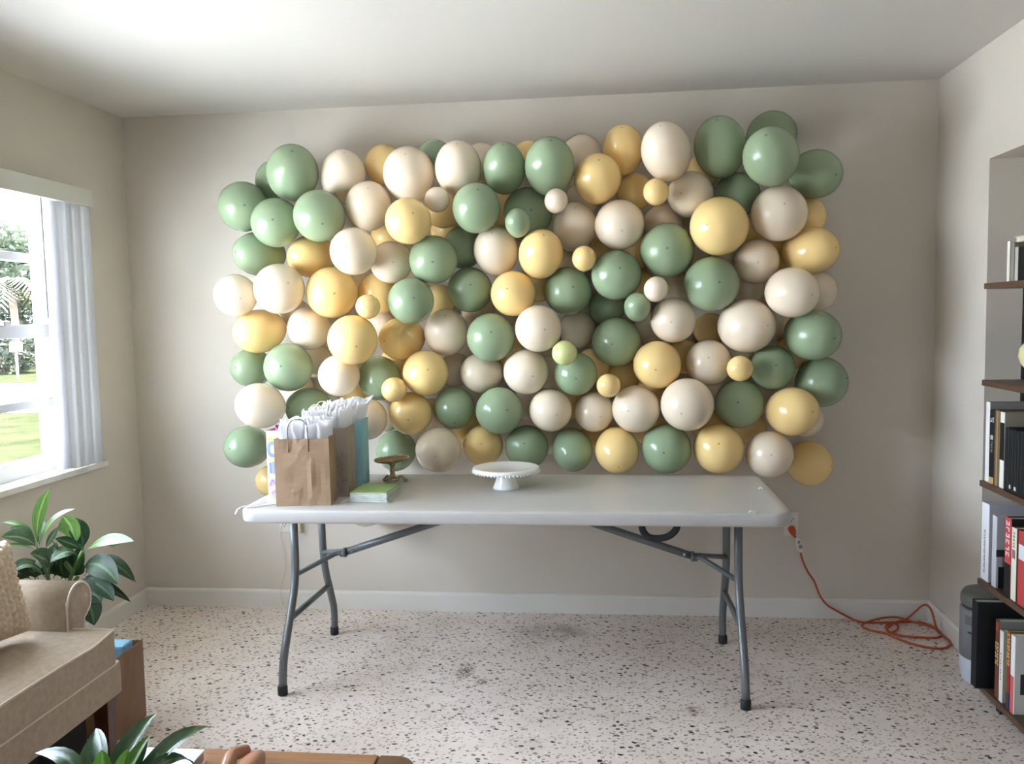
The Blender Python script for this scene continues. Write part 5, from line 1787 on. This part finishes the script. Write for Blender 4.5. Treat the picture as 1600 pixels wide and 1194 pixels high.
STM = mat('plant_stem', rgb(96, 128, 66), rough=.5)
hubs = {'a': ((330, 640), -1.12), 'b': ((400, 860), -1.10), 'c': ((660, 880), -1.12), 'd': ((700, 660), -1.16)}
for k, (hk, (c, y)) in enumerate(hubs.items()):
    q = w_(c, y)
    b0 = pp_ + Vector((.05 * math.cos(k * 1.7), .05 * math.sin(k * 1.7), .18))
    obj('stem', add_tube(B(), spline([b0, b0.lerp(q, .5) + Vector((0, 0, .04)), q], 5), [.011] * 6 + [.007] * 5, 8), STM, plant)
LV = [  # base, control, tip (crop coordinates), y base, y tip, width, material, fold, face
    ((320, 640), (285, 330), (425, 128), -1.12, -1.16, 74, 'LB', .35, (.5, -.8, .2)),
    ((340, 640), (380, 350), (640, 298), -1.12, -1.10, 56, 'LB', .3, (.1, -.5, .9)),
    ((320, 640), (250, 390), (2, 415), -1.12, -1.14, 44, 'LB', .3, (.0, -.4, .9)),
    ((310, 600), (230, 440), (78, 466), -1.12, -1.18, 56, 'LP', .2, (.2, -.6, .75)),
    ((320, 640), (230, 500), (10, 540), -1.12, -1.25, 110, 'LP', .25, (.3, -.7, .7)),
    ((320, 650), (170, 580), (0, 632), -1.12, -1.28, 56, 'LB', .25, (.2, -.5, .85)),
    ((335, 640), (330, 480), (362, 348), -1.12, -1.06, 48, 'LP', .3, (.3, -.9, .3)),
    ((380, 650), (420, 560), (495, 450), -1.10, -1.02, 40, 'LP', .3, (.5, -.8, .3)),
    ((610, 640), (640, 470), (530, 360), -1.12, -1.14, 190, 'LB', .15, (-.3, -.9, .35)),
    ((700, 660), (720, 500), (590, 372), -1.12, -1.10, 110, 'LD', .15, (.6, -.8, .2)),
    ((700, 680), (860, 520), (1138, 575), -1.16, -1.24, 92, 'LB', .3, (.0, -.65, .75)),
    ((820, 590), (950, 540), (1020, 600), -1.19, -1.14, 74, 'LB', .2, (.1, -.9, .4)),
    ((720, 660), (600, 580), (466, 552), -1.14, -1.2, 70, 'LD', .25, (.1, -.7, .7)),
    ((660, 700), (560, 600), (420, 760), -1.14, -1.2, 100, 'LP', .25, (-.1, -.7, .7)),
    ((420, 860), (430, 700), (255, 680), -1.12, -1.24, 130, 'LP', .25, (.1, -.75, .65)),
    ((690, 830), (800, 650), (1010, 945), -1.12, -1.22, 150, 'LD', .18, (.2, -.8, .6)),
    ((740, 770), (900, 640), (1152, 922), -1.12, -1.14, 96, 'LD', .25, (.3, -.6, .75)),
    ((700, 860), (850, 900), (1112, 1092), -1.12, -1.12, 62, 'LD', .3, (.4, -.5, .75)),
    ((690, 890), (870, 920), (966, 1082), -1.14, -1.2, 100, 'LD', .2, (.2, -.7, .7)),
    ((700, 900), (800, 860), (860, 950), -1.14, -1.16, 90, 'LD', .2, (.3, -.8, .5)),
    ((690, 960), (800, 1010), (862, 1090), -1.14, -1.17, 110, 'LD', .2, (.5, -.8, .3)),
    ((700, 1000), (770, 1090), (800, 1290), -1.16, -1.2, 130, 'LD', .2, (.5, -.85, .2)),
    ((380, 880), (240, 680), (98, 845), -1.12, -1.24, 110, 'LP', .22, (.0, -.7, .7)),
    ((560, 900), (470, 780), (540, 650), -1.10, -1.16, 170, 'LD', .2, (.2, -.95, .2)),
    ((450, 890), (520, 760), (620, 640), -1.10, -1.14, 130, 'LD', .2, (.4, -.9, .2)),
    ((640, 890), (690, 740), (690, 600), -1.10, -1.12, 110, 'LD', .2, (-.3, -.9, .2)),
    ((330, 890), (230, 800), (225, 770), -1.1, -1.14, 100, 'LD', .2, (.2, -.9, .3)),
    ((380, 890), (420, 740), (485, 585), -1.1, -1.18, 90, 'LP', .3, (.5, -.8, .3)),
    ((260, 900), (190, 820), (110, 850), -1.1, -1.12, 90, 'LD', .2, (.1, -.8, .5)),
    ((620, 890), (600, 800), (560, 740), -1.12, -1.2, 70, 'LB', .2, (.1, -.9, .4)),
    ((520, 900), (560, 820), (640, 760), -1.09, -1.1, 120, 'LD', .2, (.1, -.9, .3)),
    ((300, 900), (290, 820), (300, 790), -1.08, -1.08, 130, 'LD', .2, (.1, -.9, .3)),
    ((420, 890), (400, 800), (360, 720), -1.07, -1.06, 120, 'LD', .2, (.0, -.9, .4)),
    ((600, 890), (640, 800), (700, 720), -1.07, -1.06, 120, 'LD', .2, (.2, -.9, .4)),
    ((520, 890), (500, 800), (440, 700), -1.06, -1.05, 130, 'LD', .2, (-.1, -.9, .4)),
    ((200, 900), (160, 850), (60, 870), -1.08, -1.12, 90, 'LP', .2, (.0, -.8, .6)),
    ((560, 760), (500, 640), (440, 560), -1.1, -1.18, 80, 'LP', .3, (-.4, -.8, .4)),
    ((720, 860), (760, 760), (840, 740), -1.1, -1.14, 90, 'LD', .2, (.2, -.7, .7)),
    ((690, 900), (760, 900), (1010, 1010), -1.13, -1.17, 60, 'LD', .3, (.3, -.6, .7)),
]
LM = {'LB': LB, 'LD': LD, 'LP': LP}
for p0, p1, p2, y0, y2, wd_, m, fo, fc in LV:
    q0, q1, q2 = w_(p0, y0), w_(p1, (y0 + y2) / 2), w_(p2, y2)
    s = .18427 * (q2 - CAM).dot(_f) / FPX
    leaf(plant, q0, q1, q2, wd_ * s * 1.4, LM[m], fo, fc, stalk=.12, peak=.52)

# kraft bag on the floor behind the sofa
t = bag('shopping_bag', 'large brown kraft paper bag standing on the floor beside the sofa', (.662, -1.372), (.660, -1.186), .17, .285, mat('brown_bag', rgb(132, 98, 70), rough=.6, vary=.05, vscale=10), 9, z0=0, handles=(), group=None)
bx = at(188, 1004, 'x', .60)
pk = add_box(B(), (.545, bx.y - .045, .006), (.640, bx.y + .018, .298), .012, 3)
tag(obj('wrapped_parcel', pk, mat('blue_wrap', rgb(134, 190, 222), rough=.45), org=(.59, bx.y, .02)), 'light blue wrapped parcel poking out of the brown floor bag', 'parcel')
hp = [at(x, y, 'y', -1.21) for x, y in ((201, 995), (199, 978), (196, 968), (190, 962))]
obj('handle', add_tube(B(), spline(hp, 4), .0012, 5), CREAMH, t)

# ------------------------------------------------------------------ coffee table and what lies on it
CZ = .45
WOOD = mat('coffee_wood', rgb(150, 106, 70), rough=.42, vary=.2, vscale=5, stretch=(1.2, 16, 16))
WOODB = mat('coffee_wood_end', rgb(104, 70, 46), rough=.42, vary=.2, vscale=5, stretch=(16, 1.2, 16))
KX0, KX1, KY0, KY1 = 1.235, 1.918, -3.35, -2.238
ct = thing('coffee_table', 'wooden coffee table with rounded corners and dark inset top, nearest the camera', 'coffee table', ((KX0 + KX1) / 2, (KY0 + KY1) / 2, 0))
FW = .075


def rail(poly, m):
    b = B()
    add_prism(b, poly, 'z', CZ - .032, CZ)
    bmesh.ops.recalc_face_normals(b, faces=b.faces)
    bmesh.ops.bevel(b, geom=[e for e in b.edges if e.calc_face_angle(0) > .9], offset=.003, segments=2, affect='EDGES')
    return obj('frame_rail', b, m, ct)


def arc(cx_, cy_, r, a0, a1, n=8):
    return [(cx_ + r * math.cos(math.radians(a0 + (a1 - a0) * k / n)), cy_ + r * math.sin(math.radians(a0 + (a1 - a0) * k / n))) for k in range(n + 1)]


cr_ = .045
sp = FW + .012
rail([(KX0 + sp, KY1 - FW), (KX1 - sp, KY1 - FW), (KX1 - sp, KY1), (KX0 + sp, KY1)], WOOD)
rail([(KX0 + sp, KY0), (KX1 - sp, KY0), (KX1 - sp, KY0 + FW), (KX0 + sp, KY0 + FW)], WOOD)
for sgn, xe in ((1, KX1), (-1, KX0)):
    xi, xs = xe - sgn * FW, xe - sgn * sp
    if sgn == 1:
        poly = [(xs + .0008, KY0)] + arc(KX1 - cr_, KY0 + cr_, cr_, -90, 0) + arc(KX1 - cr_, KY1 - cr_, cr_, 0, 90) + [(xs + .0008, KY1), (xs + .0008, KY1 - FW), (xi, KY1 - FW), (xi, KY0 + FW), (xs + .0008, KY0 + FW)]
    else:
        poly = [(xs - .0008, KY1)] + arc(KX0 + cr_, KY1 - cr_, cr_, 90, 180) + arc(KX0 + cr_, KY0 + cr_, cr_, 180, 270) + [(xs - .0008, KY0), (xs - .0008, KY0 + FW), (xi, KY0 + FW), (xi, KY1 - FW), (xs - .0008, KY1 - FW)]
    rail(poly, WOODB)
obj('inset_panel', add_box(B(), (KX0 + FW - .004, KY0 + FW - .004, CZ - .022), (KX1 - FW + .004, KY1 - FW + .004, CZ - .006)), mat('smoked_panel', rgb(46, 42, 42), rough=.25), ct)
for lx in (KX0 + .05, KX1 - .05):
    for ly in (KY0 + .05, KY1 - .05):
        obj('leg', add_tube(B(), [(lx, ly, 0), (lx, ly, CZ - .03)], [.014, .022], 14), WOODB, ct)

IZ = CZ - .006
b = B()
bkx0, bkx1, bky1 = 1.29, at(320, 1172, 'z', .478).x, at(300, 1170, 'z', .478).y
t = thing('book', 'white picture book lying flat on the coffee table under a leaf', 'book', ((bkx0 + bkx1) / 2, bky1 - .12, IZ))
z0 = CZ if bky1 > KY1 - FW else IZ
t.location.z = z0
ORG[t] = Vector(t.location)
bw0 = bky1 - .25
b = B()
add_box(b, (bkx0, bw0, z0), (bkx1, bky1, z0 + .0025), .0008, 1)
add_box(b, (bkx0, bw0, z0 + .0255), (bkx1, bky1, z0 + .028), .0008, 1)
add_box(b, (bkx0, bw0, z0 + .0025), (bkx0 + .003, bky1, z0 + .0255))
cv = obj('cover', b, mat('book_white', rgb(228, 230, 238), rough=.35), t)
obj('pages', add_box(B(), (bkx0 + .003, bw0 + .003, z0 + .0025), (bkx1 - .003, bky1 - .003, z0 + .0255)), mat('book_pages2', rgb(196, 186, 178), rough=.8), t)
b = B()
pc_ = at(268, 1190, 'z', z0 + .0285)
for k, (dx, dy, r) in enumerate(((0, 0, .012), (.022, -.006, .008), (-.018, -.01, .007))):
    pts = [(pc_.x + dx + r * math.cos(a), pc_.y + dy - .02 + r * .8 * math.sin(a), z0 + .0283) for a in [PI * 1.6 * j / 10 for j in range(11)]]
    add_tube(b, pts, .0007, 4)
obj('cover_drawing', b, mat('drawing_grey', rgb(150, 152, 164), rough=.6), cv)

tp = at(384, 1171, 'z', CZ + .022)
TERRA = mat('tan_clay', rgb(176, 124, 98), rough=.25, vary=.05, vscale=20)
t = thing('clay_sculpture', 'tan clay piece with rounded lobe and hollow spout on the coffee table', 'ornament', (tp.x, tp.y - .06, CZ))
p0 = at(350, 1205, 'z', CZ + .028)
pts = spline([(p0.x, p0.y - .03, CZ + .022), (p0.x + .006, p0.y, CZ + .03), (tp.x - .012, tp.y - .045, CZ + .030), (tp.x - .002, tp.y - .008, CZ + .022), (tp.x + .002, tp.y + .003, CZ + .020)], 5)
n_ = len(pts)
sp_ = obj('spout', add_tube(B(), pts, [.019 - .008 * i / (n_ - 1) for i in range(n_)], 14), TERRA, t)
d_ = (pts[-1] - pts[-2]).normalized()
b = B()
add_tube(b, [pts[-1] - d_ * .002, pts[-1] + d_ * .0012], .0085, 12)
obj('hollow', b, mat('hollow_dark', rgb(40, 28, 24), rough=.7), sp_)
l0 = at(397, 1188, 'z', CZ + .02)
b = B()
bmesh.ops.create_uvsphere(b, u_segments=24, v_segments=16, radius=1)
for v in b.verts:
    sq = 1 + .12 * (1 - v.co.y ** 2)
    v.co = Vector((l0.x + v.co.x * .026 * sq, l0.y - .035 + v.co.y * .075, CZ + .019 + v.co.z * .019))
for f in b.faces:
    f.smooth = True
obj('lobe', b, TERRA, t)

# rosette plant standing on the coffee table
pc_ = Vector((1.452, -2.74, IZ + .0008))
t = thing('potted_plant', 'strappy green house plant standing on the coffee table, nearest the camera', 'plant', pc_)
obj('pot', add_lathe(B(), [(0, 0), (.050, 0), (.054, .004), (.070, .085), (.072, .092), (.064, .092), (.060, .075), (0, .074)], pc_, 32), mat('small_pot', rgb(226, 222, 214), rough=.3), t)
obj('soil', add_lathe(B(), [(0, .082), (.03, .082), (.0625, .079), (0, .075)], pc_, 20), mat('soil', rgb(58, 44, 34)), t)
SL = leaf_mat('strap_leaf', rgb(58, 92, 48), rgb(46, 78, 42), rgb(82, 118, 66), .25, .2)
SLB = leaf_mat('strap_leaf_bright', rgb(94, 138, 52), rgb(78, 120, 46), rgb(120, 160, 80), .28, .3)
hub = pc_ + Vector((0, 0, .082))
for p1, p2, y2, wpx, m, fo, fc in (
        ((150, 1160), (54, 1177), -2.62, 24, SL, .35, (.0, -.55, .8)),
        ((150, 1190), (150, 1138), -2.60, 46, SL, .3, (-.1, -.9, .45)),
        ((168, 1195), (158, 1172), -2.76, 28, SLB, .35, (.3, -.85, .3)),
        ((195, 1150), (246, 1114), -2.56, 36, SL, .5, (-.3, -.8, .5)),
        ((205, 1180), (236, 1148), -2.64, 22, SLB, .5, (-.4, -.8, .3)),
        ((215, 1190), (230, 1150), -2.55, 16, SL, .5, (.6, -.7, .3)),
        ((265, 1128), (334, 1136), -2.50, 30, SL, .35, (-.2, -.55, .8)),
        ((262, 1140), (304, 1196), -2.58, 24, SL, .3, (.0, -.4, .9)),
        ((150, 1190), (140, 1186), -2.80, 34, SL, .3, (.1, -.8, .6)),
        ((190, 1200), (200, 1170), -2.72, 20, SLB, .4, (.2, -.9, .3)),
        ):
    q1, q2 = at(*p1, 'y', (hub.y + y2) / 2), at(*p2, 'y', y2)
    s = (q2 - CAM).dot(_f) / FPX
    leaf(t, hub, q1, q2, wpx * s * 1.15, m, fo, fc, peak=.58)
